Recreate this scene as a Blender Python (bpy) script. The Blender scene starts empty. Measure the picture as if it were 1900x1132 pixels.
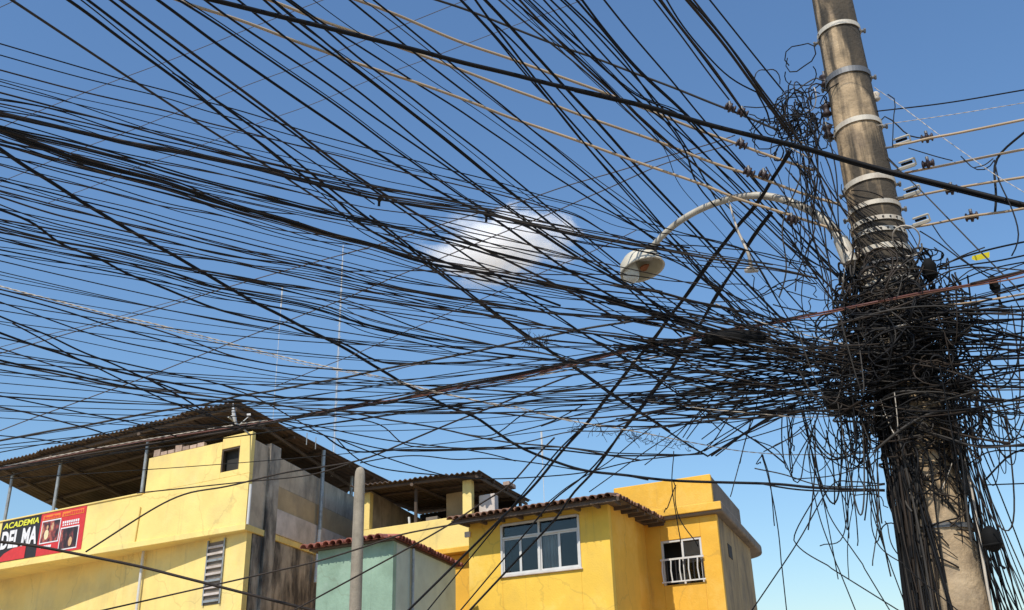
import bpy, bmesh, math, random
import numpy as np
from mathutils import Vector, Matrix

# ------------------------------------------------------------------ camera, sky, sun, exposure
S = bpy.context.scene
COL = S.collection
random.seed(7)
RNG = np.random.default_rng(7)
FPX, PITCH, ROLL = 1800.0, math.radians(23.3), math.radians(1.72)
_F = np.array([0, math.cos(PITCH), math.sin(PITCH)])
_R0 = np.array([1.0, 0, 0]); _U0 = np.array([0, -math.sin(PITCH), math.cos(PITCH)])
_R = _R0 * math.cos(ROLL) - _U0 * math.sin(ROLL)
_U = _R0 * math.sin(ROLL) + _U0 * math.cos(ROLL)
EYE = np.array([0, 0, 1.6])

cd = bpy.data.cameras.new('camera'); cam = bpy.data.objects.new('camera', cd); COL.objects.link(cam)
cam.matrix_world = Matrix(((_R[0], _U[0], -_F[0], EYE[0]), (_R[1], _U[1], -_F[1], EYE[1]),
                           (_R[2], _U[2], -_F[2], EYE[2]), (0, 0, 0, 1)))
cd.sensor_width = 36; cd.lens = 36 * FPX / 1900; cd.clip_start = 0.05; cd.clip_end = 6000
S.camera = cam

SUN_H = np.array([-0.42, -0.907]); SUN_H /= np.linalg.norm(SUN_H)
SUN_EL = math.radians(50)
sun_vec = Vector((SUN_H[0] * math.cos(SUN_EL), SUN_H[1] * math.cos(SUN_EL), math.sin(SUN_EL)))
world = bpy.data.worlds.new('World'); S.world = world; world.use_nodes = True
wt = world.node_tree
sky = wt.nodes.new('ShaderNodeTexSky'); sky.sky_type = 'NISHITA'; sky.sun_disc = False
sky.sun_elevation = SUN_EL; sky.sun_rotation = math.atan2(SUN_H[0], SUN_H[1])
sky.altitude = 0; sky.air_density = 1.6; sky.dust_density = 0.2; sky.ozone_density = 10
bg = wt.nodes['Background']; wt.links.new(sky.outputs[0], bg.inputs[0]); bg.inputs[1].default_value = 0.124
ld = bpy.data.lights.new('sun', 'SUN'); ld.energy = 3.85; ld.angle = math.radians(0.5); ld.color = (1, 0.93, 0.82)
sun = bpy.data.objects.new('sun', ld); COL.objects.link(sun)
sun.rotation_euler = sun_vec.to_track_quat('Z', 'Y').to_euler(); sun.location = (-8, -18, 30)
vs = S.view_settings
vs.view_transform = 'Standard'; vs.look = 'None'; vs.exposure = 0.22; vs.gamma = 1; vs.use_curve_mapping = False
S.cycles.volume_step_rate = 1; S.cycles.volume_max_steps = 64; S.cycles.max_bounces = 32; S.cycles.diffuse_bounces = 5; S.cycles.glossy_bounces = 4; S.cycles.volume_bounces = 32; S.cycles.transparent_max_bounces = 16

# ------------------------------------------------------------------ helpers
def ray(px, py):
    v = _F + _R * (px - 950) / FPX - _U * (py - 566) / FPX
    return v / np.linalg.norm(v)
def at_dist(px, py, d): return EYE + ray(px, py) * d
def at_ground(px, py, D):
    r = ray(px, py); return EYE + r * D / math.hypot(r[0], r[1])

def finish(name, me, mats, parent=None, smooth=False):
    for m in (mats if isinstance(mats, (list, tuple)) else [mats]): me.materials.append(m)
    if smooth: me.polygons.foreach_set('use_smooth', [True] * len(me.polygons))
    o = bpy.data.objects.new(name, me); COL.objects.link(o)
    if parent is not None: set_parent(o, parent)
    return o
def set_parent(o, p):
    o.parent = p
    if p.parent is None: o.matrix_parent_inverse = Matrix.Translation(-p.location)
def mesh_obj(name, verts, faces, mats, parent=None, smooth=False, mat_ids=None):
    me = bpy.data.meshes.new(name)
    me.from_pydata([tuple(map(float, v)) for v in verts], [], faces)
    if mat_ids is not None: me.polygons.foreach_set('material_index', mat_ids)
    me.update()
    return finish(name, me, mats, parent, smooth)
def empty(name, loc=(0, 0, 0)):
    o = bpy.data.objects.new(name, None); o.empty_display_size = 0.3; COL.objects.link(o); o.location = loc
    return o
def tag(o, label=None, cat=None, group=None, kind=None):
    if label: o['label'] = label
    if cat: o['category'] = cat
    if group: o['group'] = group
    if kind: o['kind'] = kind
    return o
def bevel(o, w=0.012, seg=2):
    m = o.modifiers.new('bevel', 'BEVEL'); m.width = w; m.segments = seg; m.limit_method = 'ANGLE'; m.angle_limit = math.radians(40)
    return o
def dup(o, parent=None):
    c = o.copy(); COL.objects.link(c)
    if parent is not None: c.parent = parent
    for ch in list(o.children): dup(ch, c)
    return c

class MB:
    """collects plain shapes into one mesh"""
    def __init__(s): s.v = []; s.f = []; s.m = []
    def add(s, vs, fs, mi=0):
        b = len(s.v); s.v += [tuple(map(float, v)) for v in vs]; s.f += [tuple(i + b for i in f) for f in fs]; s.m += [mi] * len(fs)
    def hexa(s, p, mi=0):   # 8 corners: bottom 0-3, top 4-7
        fs = [(3, 2, 1, 0), (4, 5, 6, 7), (0, 1, 5, 4), (1, 2, 6, 5), (2, 3, 7, 6), (3, 0, 4, 7)]
        a, b, c = (np.array(p[i]) for i in (1, 3, 4)); o = np.array(p[0])
        if np.dot(np.cross(a - o, b - o), c - o) < 0: fs = [f[::-1] for f in fs]
        s.add(p, fs, mi)
    def tube(s, pts, rad, n=8, mi=0, cap=True):
        v, f = tube_geo(pts, rad, n, cap); s.add(v, f, mi)
    def build(s, name, mats, parent=None, smooth=False): return mesh_obj(name, s.v, s.f, mats, parent, smooth, s.m)

def tube_geo(pts, rad, n=6, cap=True):
    P = np.asarray(pts, float); k = len(P)
    r = np.full(k, rad) if np.isscalar(rad) else np.asarray(rad, float)
    T = np.gradient(P, axis=0); T /= np.linalg.norm(T, axis=1)[:, None] + 1e-12
    ref = np.array([0, 0, 1.0]) if abs(T[0][2]) < 0.9 else np.array([1.0, 0, 0])
    a = np.cross(T[0], ref); a /= np.linalg.norm(a)
    A = np.empty_like(P)
    for i in range(k):
        a = a - T[i] * np.dot(a, T[i]); l = np.linalg.norm(a)
        a = a / l if l > 1e-6 else np.cross(T[i], ref); A[i] = a
    B = np.cross(T, A)
    th = np.arange(n) * 2 * math.pi / n
    V = P[:, None, :] + r[:, None, None] * (np.cos(th)[None, :, None] * A[:, None, :] + np.sin(th)[None, :, None] * B[:, None, :])
    V = V.reshape(-1, 3)
    f = [(i * n + j, i * n + (j + 1) % n, (i + 1) * n + (j + 1) % n, (i + 1) * n + j) for i in range(k - 1) for j in range(n)]
    if cap: f += [tuple(range(n))[::-1], tuple((k - 1) * n + j for j in range(n))]
    return V.tolist(), f

# ------------------------------------------------------------------ materials
def weather(m, light, crack=0.16):
    nt = m.node_tree; N = nt.nodes; L = nt.links; p = N['Principled BSDF']; src = p.inputs['Base Color'].links[0].from_socket
    tc = N.new('ShaderNodeTexCoord'); n = N.new('ShaderNodeTexNoise'); n.inputs['Scale'].default_value = 0.55; n.inputs['Detail'].default_value = 9; n.inputs['Roughness'].default_value = 0.7; L.new(tc.outputs['Object'], n.inputs['Vector'])
    r = N.new('ShaderNodeMapRange'); r.inputs['From Min'].default_value = 0.52; r.inputs['From Max'].default_value = 0.6; r.inputs['To Max'].default_value = 0.45; L.new(n.outputs['Fac'], r.inputs['Value'])
    m1 = N.new('ShaderNodeMix'); m1.data_type = 'RGBA'; L.new(r.outputs['Result'], m1.inputs['Factor']); L.new(src, m1.inputs['A']); m1.inputs['B'].default_value = (*light, 1)
    nd = N.new('ShaderNodeTexNoise'); nd.inputs['Scale'].default_value = 2.5; nd.inputs['Detail'].default_value = 4; L.new(tc.outputs['Object'], nd.inputs['Vector'])
    ad = N.new('ShaderNodeVectorMath'); ad.operation = 'MULTIPLY_ADD'; L.new(nd.outputs['Color'], ad.inputs[0]); ad.inputs[1].default_value = (0.5, 0.5, 0.5); L.new(tc.outputs['Object'], ad.inputs[2])
    vo = N.new('ShaderNodeTexVoronoi'); vo.feature = 'DISTANCE_TO_EDGE'; vo.inputs['Scale'].default_value = 0.42; L.new(ad.outputs[0], vo.inputs['Vector'])
    r2 = N.new('ShaderNodeMapRange'); r2.inputs['From Min'].default_value = 0.004; r2.inputs['From Max'].default_value = 0.009; r2.inputs['To Min'].default_value = crack; r2.inputs['To Max'].default_value = 0; L.new(vo.outputs['Distance'], r2.inputs['Value'])
    m2 = N.new('ShaderNodeMix'); m2.data_type = 'RGBA'; L.new(r2.outputs['Result'], m2.inputs['Factor']); L.new(m1.outputs['Result'], m2.inputs['A']); m2.inputs['B'].default_value = (0.12, 0.09, 0.05, 1)
    L.new(m2.outputs['Result'], p.inputs['Base Color'])
def mat(name, col, rough=0.7, var=0.25, scale=3.0, metal=0.0, bump=0.0, bscale=None, dirt=None, dirt_amt=0.0, streak=None,
        streak_amt=0.0, streak_scale=(6, 6, 0.6), rnd=0.0, spec=0.5, streak_lo=0.45, streak_hi=0.75):
    m = bpy.data.materials.new(name); m.use_nodes = True
    nt = m.node_tree; N = nt.nodes; L = nt.links; p = N['Principled BSDF']
    p.inputs['Roughness'].default_value = rough; p.inputs['Metallic'].default_value = metal
    p.inputs['Specular IOR Level'].default_value = spec
    tc = N.new('ShaderNodeTexCoord')
    nz = N.new('ShaderNodeTexNoise'); nz.inputs['Scale'].default_value = scale; nz.inputs['Detail'].default_value = 7; nz.inputs['Roughness'].default_value = 0.62
    L.new(tc.outputs['Object'], nz.inputs['Vector'])
    rp = N.new('ShaderNodeMapRange'); rp.inputs['From Min'].default_value = 0.28; rp.inputs['From Max'].default_value = 0.72
    rp.inputs['To Min'].default_value = 1 - var; rp.inputs['To Max'].default_value = 1 + var * 0.5
    L.new(nz.outputs['Fac'], rp.inputs['Value'])
    mx = N.new('ShaderNodeMix'); mx.data_type = 'RGBA'; mx.blend_type = 'MULTIPLY'; mx.inputs['Factor'].default_value = 1
    mx.inputs['A'].default_value = (*col, 1); L.new(rp.outputs['Result'], mx.inputs['B'])
    out = mx.outputs['Result']
    def layer(out, c, amt, vec_scale, lo, hi, nscale):
        mp = N.new('ShaderNodeMapping'); mp.inputs['Scale'].default_value = vec_scale; L.new(tc.outputs['Object'], mp.inputs['Vector'])
        n2 = N.new('ShaderNodeTexNoise'); n2.inputs['Scale'].default_value = nscale; n2.inputs['Detail'].default_value = 6; n2.inputs['Roughness'].default_value = 0.6
        L.new(mp.outputs['Vector'], n2.inputs['Vector'])
        r2 = N.new('ShaderNodeMapRange'); r2.inputs['From Min'].default_value = lo; r2.inputs['From Max'].default_value = hi
        r2.inputs['To Max'].default_value = amt; L.new(n2.outputs['Fac'], r2.inputs['Value'])
        m2 = N.new('ShaderNodeMix'); m2.data_type = 'RGBA'; L.new(r2.outputs['Result'], m2.inputs['Factor'])
        L.new(out, m2.inputs['A']); m2.inputs['B'].default_value = (*c, 1)
        return m2.outputs['Result']
    if dirt: out = layer(out, dirt, dirt_amt, (1, 1, 1), 0.5, 0.72, scale * 0.8)
    if streak: out = layer(out, streak, streak_amt, streak_scale, streak_lo, streak_hi, 1.0)
    if rnd:
        oi = N.new('ShaderNodeObjectInfo'); r3 = N.new('ShaderNodeMapRange'); r3.inputs['To Min'].default_value = 1 - rnd; r3.inputs['To Max'].default_value = 1 + rnd
        L.new(oi.outputs['Random'], r3.inputs['Value'])
        m3 = N.new('ShaderNodeMix'); m3.data_type = 'RGBA'; m3.blend_type = 'MULTIPLY'; m3.inputs['Factor'].default_value = 1
        L.new(out, m3.inputs['A']); L.new(r3.outputs['Result'], m3.inputs['B']); out = m3.outputs['Result']
    L.new(out, p.inputs['Base Color'])
    if bump:
        nb = N.new('ShaderNodeTexNoise'); nb.inputs['Scale'].default_value = bscale or scale * 12; nb.inputs['Detail'].default_value = 5
        L.new(tc.outputs['Object'], nb.inputs['Vector'])
        b = N.new('ShaderNodeBump'); b.inputs['Strength'].default_value = bump; b.inputs['Distance'].default_value = 0.02
        L.new(nb.outputs['Fac'], b.inputs['Height']); L.new(b.outputs['Normal'], p.inputs['Normal'])
    return m

M = {}
M['yellow'] = mat('yellow_plaster', (0.86, 0.65, 0.22), 0.9, 0.14, 1.2, bump=0.25, bscale=30, dirt=(0.52, 0.42, 0.2), dirt_amt=0.5, streak=(0.38, 0.3, 0.15), streak_amt=0.55, streak_scale=(5, 5, 0.45), streak_lo=0.58, streak_hi=0.8)
M['amber'] = mat('amber_plaster', (0.80, 0.44, 0.05), 0.9, 0.18, 1.1, bump=0.25, bscale=30, dirt=(0.62, 0.36, 0.06), dirt_amt=0.5, streak=(0.36, 0.22, 0.07), streak_amt=0.45, streak_scale=(6, 6, 0.5), streak_lo=0.58, streak_hi=0.8)
M['gold'] = mat('gold_plaster', (0.86, 0.545, 0.075), 0.9, 0.16, 1.1, bump=0.25, bscale=30, dirt=(0.62, 0.42, 0.1), dirt_amt=0.5, streak=(0.36, 0.24, 0.08), streak_amt=0.5, streak_scale=(6, 6, 0.5), streak_lo=0.58, streak_hi=0.8)
M['ochre'] = mat('dirty_ochre_plaster', (0.36, 0.26, 0.13), 0.92, 0.3, 1.5, bump=0.35, dirt=(0.16, 0.13, 0.09), dirt_amt=0.7, streak=(0.06, 0.05, 0.04), streak_amt=0.7, streak_scale=(2.5, 2.5, 0.5), streak_lo=0.5, streak_hi=0.7)
M['tan'] = mat('tan_plaster', (0.46, 0.34, 0.19), 0.9, 0.25, 1.6, bump=0.3, dirt=(0.25, 0.2, 0.14), dirt_amt=0.6)
M['grey'] = mat('grey_render', (0.54, 0.44, 0.32), 0.92, 0.3, 1.5, bump=0.35, dirt=(0.16, 0.14, 0.12), dirt_amt=0.7, streak=(0.11, 0.09, 0.07), streak_amt=0.7, streak_scale=(2.6, 2.6, 0.55), streak_lo=0.5, streak_hi=0.7)
M['mould'] = mat('mouldy_render', (0.46, 0.40, 0.32), 0.92, 0.4, 1.5, bump=0.45, dirt=(0.1, 0.09, 0.08), dirt_amt=0.85, streak=(0.04, 0.036, 0.034), streak_amt=0.9, streak_scale=(2.8, 2.8, 0.95), streak_lo=0.42, streak_hi=0.62)
M['white'] = mat('limewash', (0.62, 0.54, 0.48), 0.9, 0.25, 2.5, bump=0.3, dirt=(0.3, 0.26, 0.22), dirt_amt=0.6)
M['slab'] = mat('bare_concrete', (0.20, 0.165, 0.13), 0.9, 0.3, 2, bump=0.4, dirt=(0.1, 0.09, 0.08), dirt_amt=0.7)
M['sheet'] = mat('fibre_cement_sheet', (0.125, 0.088, 0.066), 0.85, 0.4, 2.2, bump=0.2, dirt=(0.05, 0.04, 0.035), dirt_amt=0.7, rnd=0.22)
M['wood'] = mat('old_timber', (0.10, 0.07, 0.05), 0.85, 0.4, 4, bump=0.3, rnd=0.2)
M['tile'] = mat('clay_tile', (0.30, 0.16, 0.10), 0.9, 0.4, 6, bump=0.3, dirt=(0.13, 0.095, 0.075), dirt_amt=0.9, rnd=0.45)
M['redtile'] = mat('red_clay_tile', (0.29, 0.095, 0.065), 0.9, 0.4, 6, bump=0.3, dirt=(0.12, 0.075, 0.06), dirt_amt=0.9, rnd=0.4)
M['green'] = mat('mint_plaster', (0.26, 0.38, 0.28), 0.9, 0.25, 1.5, bump=0.3, dirt=(0.17, 0.25, 0.18), dirt_amt=0.7, streak=(0.1, 0.14, 0.1), streak_amt=0.5, streak_scale=(6, 6, 0.5), streak_lo=0.55, streak_hi=0.75)
M['palegreen'] = mat('pale_green_plaster', (0.42, 0.48, 0.40), 0.9, 0.2, 1.5, bump=0.2, dirt=(0.28, 0.3, 0.26), dirt_amt=0.5)
M['pipe'] = mat('galvanised_pipe', (0.36, 0.38, 0.38), 0.5, 0.3, 8, metal=0.4, dirt=(0.2, 0.15, 0.1), dirt_amt=0.5)
M['paint'] = mat('white_paint', (0.62, 0.61, 0.58), 0.5, 0.12, 5, dirt=(0.5, 0.47, 0.42), dirt_amt=0.4)
M['black'] = mat('black_metal', (0.02, 0.02, 0.022), 0.5, 0.3, 6)
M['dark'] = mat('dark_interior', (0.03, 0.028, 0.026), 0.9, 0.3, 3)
M['curtain'] = mat('grey_curtain', (0.62, 0.60, 0.55), 0.95, 0.2, 4, streak=(0.34, 0.19, 0.17), streak_amt=0.7, streak_scale=(30, 30, 0.3))
M['brick'] = mat('pale_brick', (0.46, 0.33, 0.25), 0.9, 0.3, 9, bump=0.4, rnd=0.25)
M['pole'] = mat('pole_concrete', (0.46, 0.335, 0.2), 0.9, 0.5, 6, bump=0.4, bscale=38, dirt=(0.15, 0.11, 0.08), dirt_amt=0.75, streak=(0.03, 0.026, 0.02), streak_amt=0.92, streak_scale=(3.1, 3.1, 0.28), streak_lo=0.47, streak_hi=0.54)
M['post'] = mat('weathered_post', (0.33, 0.28, 0.21), 0.9, 0.35, 5, bump=0.4, streak=(0.15, 0.13, 0.1), streak_amt=0.6, streak_scale=(9, 9, 0.5))
M['band'] = mat('galvanised_band', (0.56, 0.51, 0.42), 0.6, 0.25, 9, metal=0.1, dirt=(0.3, 0.22, 0.15), dirt_amt=0.6)
M['darkband'] = mat('dull_band', (0.17, 0.17, 0.17), 0.55, 0.3, 9, metal=0.5)
M['arm'] = mat('painted_arm', (0.46, 0.43, 0.36), 0.55, 0.3, 7, metal=0.1, dirt=(0.3, 0.25, 0.2), dirt_amt=0.7)
M['lamp'] = mat('lamp_shell', (0.58, 0.54, 0.44), 0.5, 0.2, 6, dirt=(0.4, 0.35, 0.26), dirt_amt=0.5)
M['reflector'] = mat('lamp_reflector', (0.44, 0.41, 0.29), 0.5, 0.25, 9, dirt=(0.36, 0.3, 0.2), dirt_amt=0.6)
M['rust'] = mat('rust', (0.34, 0.12, 0.045), 0.85, 0.4, 14, bump=0.3)
M['glassy'] = mat('dull_glass', (0.62, 0.64, 0.60), 0.15, 0.15, 5)
M['cable'] = mat('black_cable', (0.006, 0.006, 0.007), 0.6, 0.4, 3, spec=0.22)
M['brown_cable'] = mat('brown_black_cable', (0.030, 0.021, 0.015), 0.65, 0.4, 3, spec=0.3)
M['greycable'] = mat('grey_cable', (0.05, 0.045, 0.04), 0.7, 0.4, 3, spec=0.25)
M['bare'] = mat('bare_wire', (0.10, 0.085, 0.08), 0.45, 0.3, 3, metal=0.5)
M['beige'] = mat('beige_cable', (0.46, 0.34, 0.21), 0.55, 0.25, 2, dirt=(0.2, 0.14, 0.09), dirt_amt=0.5)
M['whitecable'] = mat('whitish_cable', (0.55, 0.49, 0.41), 0.6, 0.25, 4)
M['redcable'] = mat('red_brown_cable', (0.12, 0.036, 0.026), 0.55, 0.35, 3)
M['orangecable'] = mat('faded_orange_cable', (0.24, 0.105, 0.065), 0.6, 0.35, 3)
M['insul'] = mat('brown_insulator', (0.04, 0.024, 0.024), 0.55, 0.3, 8)
M['clamp'] = mat('clamp_plastic', (0.47, 0.44, 0.37), 0.6, 0.25, 9, dirt=(0.3, 0.26, 0.2), dirt_amt=0.5)
M['box'] = mat('black_box', (0.007, 0.007, 0.007), 0.8, 0.3, 8, spec=0.15)
M['tagy'] = mat('yellow_tag', (0.85, 0.72, 0.03), 0.5, 0.08, 8)
M['ground'] = mat('dusty_bounce_ground', (0.44, 0.34, 0.23), 0.95, 0.3, 0.6, bump=0.4)  # base raised pale and warm to bounce fill onto shaded walls
M['asphalt'] = mat('concrete_bounce_road', (0.40, 0.33, 0.25), 0.9, 0.3, 2, bump=0.4)  # pale concrete tone in place of asphalt, for warm bounce on the walls
M['pave'] = mat('pavement_concrete', (0.28, 0.27, 0.25), 0.9, 0.25, 1.5, bump=0.3)
M['road_paint'] = mat('road_paint', (0.75, 0.74, 0.7), 0.7, 0.2, 4)
M['dish'] = mat('dish_white', (0.74, 0.73, 0.70), 0.4, 0.12, 6)
for k, c in dict(bl=(0.022, 0.018, 0.018), rd=(0.62, 0.035, 0.035), og=(0.80, 0.22, 0.03), yl=(0.80, 0.78, 0.06), wh=(0.80, 0.78, 0.78), br=(0.10, 0.035, 0.03), sk=(0.62, 0.38, 0.2), cr=(0.8, 0.66, 0.4)).items():
    M['pr_' + k] = mat('print_' + k, c, 0.55, 0.15, 8)

def print_photo(name, off):
    m = bpy.data.materials.new(name); m.use_nodes = True; nt = m.node_tree; N, L = nt.nodes, nt.links
    tc = N.new('ShaderNodeTexCoord'); mp = N.new('ShaderNodeMapping'); mp.inputs['Location'].default_value = off; mp.inputs['Scale'].default_value = (1, 1, 0.7); L.new(tc.outputs['Object'], mp.inputs['Vector'])
    n = N.new('ShaderNodeTexNoise'); n.inputs['Scale'].default_value = 4.2; n.inputs['Detail'].default_value = 3; L.new(mp.outputs['Vector'], n.inputs['Vector'])
    r = N.new('ShaderNodeValToRGB'); e = r.color_ramp.elements; e[0].position = 0.38; e[0].color = (0.02, 0.012, 0.015, 1); e[1].position = 0.72; e[1].color = (0.75, 0.62, 0.38, 1)
    for p_, c_ in ((0.48, (0.09, 0.03, 0.03, 1)), (0.55, (0.35, 0.06, 0.05, 1)), (0.62, (0.52, 0.3, 0.16, 1))): q = e.new(p_); q.color = c_
    L.new(n.outputs['Fac'], r.inputs[0]); L.new(r.outputs[0], N['Principled BSDF'].inputs['Base Color']); N['Principled BSDF'].inputs['Roughness'].default_value = 0.5
    return m
M['pr_ph1'] = print_photo('print_photo', (0, 0, 0)); M['pr_ph2'] = print_photo('print_photo', (3, 1, 2))
g = bpy.data.materials.new('window_glass'); g.use_nodes = True; nt = g.node_tree
for n in list(nt.nodes):
    if n.type == 'BSDF_PRINCIPLED': nt.nodes.remove(n)
gl = nt.nodes.new('ShaderNodeBsdfGlossy'); gl.inputs['Roughness'].default_value = 0.03
tr = nt.nodes.new('ShaderNodeBsdfTransparent'); tr.inputs['Color'].default_value = (0.78, 0.8, 0.8, 1)
ms = nt.nodes.new('ShaderNodeMixShader'); fr = nt.nodes.new('ShaderNodeFresnel'); fr.inputs['IOR'].default_value = 1.5
nt.links.new(fr.outputs[0], ms.inputs[0]); nt.links.new(tr.outputs[0], ms.inputs[1]); nt.links.new(gl.outputs[0], ms.inputs[2])
nt.links.new(ms.outputs[0], nt.nodes['Material Output'].inputs['Surface']); M['glass'] = g
def pole_dark_patches(m):  # near-black noise patches, more of them on the upper shaft
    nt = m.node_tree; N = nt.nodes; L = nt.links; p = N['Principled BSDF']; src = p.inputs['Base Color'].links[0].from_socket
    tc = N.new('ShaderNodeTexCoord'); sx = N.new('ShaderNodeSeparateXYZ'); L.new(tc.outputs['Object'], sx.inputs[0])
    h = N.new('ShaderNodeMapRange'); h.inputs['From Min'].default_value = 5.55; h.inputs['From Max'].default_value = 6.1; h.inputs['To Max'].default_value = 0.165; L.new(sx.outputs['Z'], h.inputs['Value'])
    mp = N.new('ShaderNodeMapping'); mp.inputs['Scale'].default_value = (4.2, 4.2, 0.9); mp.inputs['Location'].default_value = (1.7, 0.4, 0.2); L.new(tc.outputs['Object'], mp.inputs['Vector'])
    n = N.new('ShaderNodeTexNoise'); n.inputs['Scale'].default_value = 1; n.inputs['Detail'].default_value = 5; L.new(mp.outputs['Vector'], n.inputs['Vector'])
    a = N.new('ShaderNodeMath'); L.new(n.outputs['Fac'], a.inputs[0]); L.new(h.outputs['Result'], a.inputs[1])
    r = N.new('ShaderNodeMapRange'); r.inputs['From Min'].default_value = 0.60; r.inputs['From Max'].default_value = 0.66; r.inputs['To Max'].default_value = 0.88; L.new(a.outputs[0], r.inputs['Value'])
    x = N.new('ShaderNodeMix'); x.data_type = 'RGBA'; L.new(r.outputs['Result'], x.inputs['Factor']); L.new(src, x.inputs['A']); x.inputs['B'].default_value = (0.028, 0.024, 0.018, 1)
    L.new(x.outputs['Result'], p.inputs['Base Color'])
weather(M['yellow'], (0.80, 0.66, 0.27)); weather(M['amber'], (0.78, 0.50, 0.12)); weather(M['gold'], (0.84, 0.60, 0.16)); weather(M['green'], (0.34, 0.43, 0.35)); weather(M['grey'], (0.3, 0.26, 0.21)); weather(M['pole'], (0.5, 0.4, 0.27), 0.1); pole_dark_patches(M['pole'])

# ------------------------------------------------------------------ ground, road, pavement
def sheet(name, x0, y0, x1, y1, z, m, rot=0.0, org=(0, 0)):
    c, s = math.cos(rot), math.sin(rot)
    v = [(org[0] + c * x - s * y, org[1] + s * x + c * y, z) for x, y in ((x0, y0), (x1, y0), (x1, y1), (x0, y1))]
    return tag(mesh_obj(name, v, [(0, 1, 2, 3)], m), kind='structure')
sheet('ground', -3000, -3000, 3000, 3000, 0.0, M['ground'])
RA = math.radians(149.5)     # the street runs along the house fronts
sheet('road', -60, -4.2, 60, 4.2, 0.004, M['asphalt'], RA, (0, 4))
sheet('road_marking', -60, -0.06, 60, 0.06, 0.008, M['road_paint'], RA, (0, 4))
for nm, a, b in (('pavement', -7.0, -4.2), ('pavement', 4.2, 6.4)):
    mb = MB(); c, s = math.cos(RA), math.sin(RA)
    mb.hexa([(c * x - s * y, 4 + s * x + c * y, z) for z in (-0.05, 0.13) for x, y in ((-60, a), (60, a), (60, b), (-60, b))])
    tag(mb.build(nm, M['pave']), kind='structure')

# ------------------------------------------------------------------ houses
UAX = np.array([-math.sin(math.radians(59.5)), math.cos(math.radians(59.5)), 0])   # along the fronts, to the left
NOUT = np.array([-UAX[1], UAX[0], 0])                                            # out of the fronts
class Frame:
    def __init__(s, px, py, D, az):
        o = at_ground(px, py, D); s.o = np.array([o[0], o[1], 0.0]); a = math.radians(az)
        s.V = np.array([math.sin(a), math.cos(a), 0]); s.N = np.array([s.V[1], -s.V[0], 0])   # N points right, out of the side wall
    def X(s, u, v, z): return s.o + UAX * u + s.V * v + np.array([0, 0, z])
    def box(s, mb, u0, u1, v0, v1, z0, z1, mi=0):
        mb.hexa([s.X(u, v, z) for z in (z0, z1) for u, v in ((u0, v0), (u1, v0), (u1, v1), (u0, v1))], mi)
    def part(s, name, boxes, m, parent, bev=0.012):
        mb = MB()
        for b in boxes: s.box(mb, *b)
        o = mb.build(name, m, parent)
        if bev: bevel(o, bev)
        return o
def pipe(name, a, b, r, m, parent, n=10):
    mb = MB(); mb.tube([a, b], r, n); return mb.build(name, m, parent, False)

def corrugated(p00, p10, p11, p01, pitch, amp, parent, m, n_sheets, name='roof_sheet', thick=0.012, row=2):
    """sheets side by side along p00->p10; corrugations run along p00->p01"""
    p00, p10, p11, p01 = map(np.array, (p00, p10, p11, p01))
    W = np.linalg.norm(p10 - p00)
    for i in range(n_sheets):
        a0, a1 = i / n_sheets, (i + 1) / n_sheets + 0.006
        k = max(8, int((a1 - a0) * W / pitch * 6))
        lift = 0.012 * (i % 2) + random.uniform(-0.01, 0.01); d = random.uniform(-0.03, 0.03)
        mb = MB(); vs = []
        for side in (0, 1):
            for j in range(row + 1):
                t = j / row
                for q in range(k + 1):
                    s_ = a0 + (a1 - a0) * q / k
                    A = p00 + (p10 - p00) * s_; B = p01 + (p11 - p01) * s_
                    w = (B - A) / np.linalg.norm(B - A)
                    p = A + (B - A) * t + w * d
                    ph = s_ * W / pitch * 2 * math.pi
                    vs.append(p + np.array([0, 0, amp * math.sin(ph) + lift - side * thick - 0.03 * math.sin(t * math.pi)]))
        n1 = (k + 1) * (row + 1); fs = []
        for j in range(row):
            for q in range(k):
                a = j * (k + 1) + q
                fs.append((a, a + 1, a + k + 2, a + k + 1)); b = a + n1; fs.append((b, b + k + 1, b + k + 2, b + 1))
        for q in range(k):
            fs.append((q, q + n1, q + 1 + n1, q + 1)); a = row * (k + 1) + q; fs.append((a, a + 1, a + 1 + n1, a + n1))
        for j in range(row):
            a = j * (k + 1); fs.append((a, a + k + 1, a + k + 1 + n1, a + n1)); b = a + k; fs.append((b, b + n1, b + k + 1 + n1, b + k + 1))
        mb.add(vs, fs); mb.build(name, m, parent, False)

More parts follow.
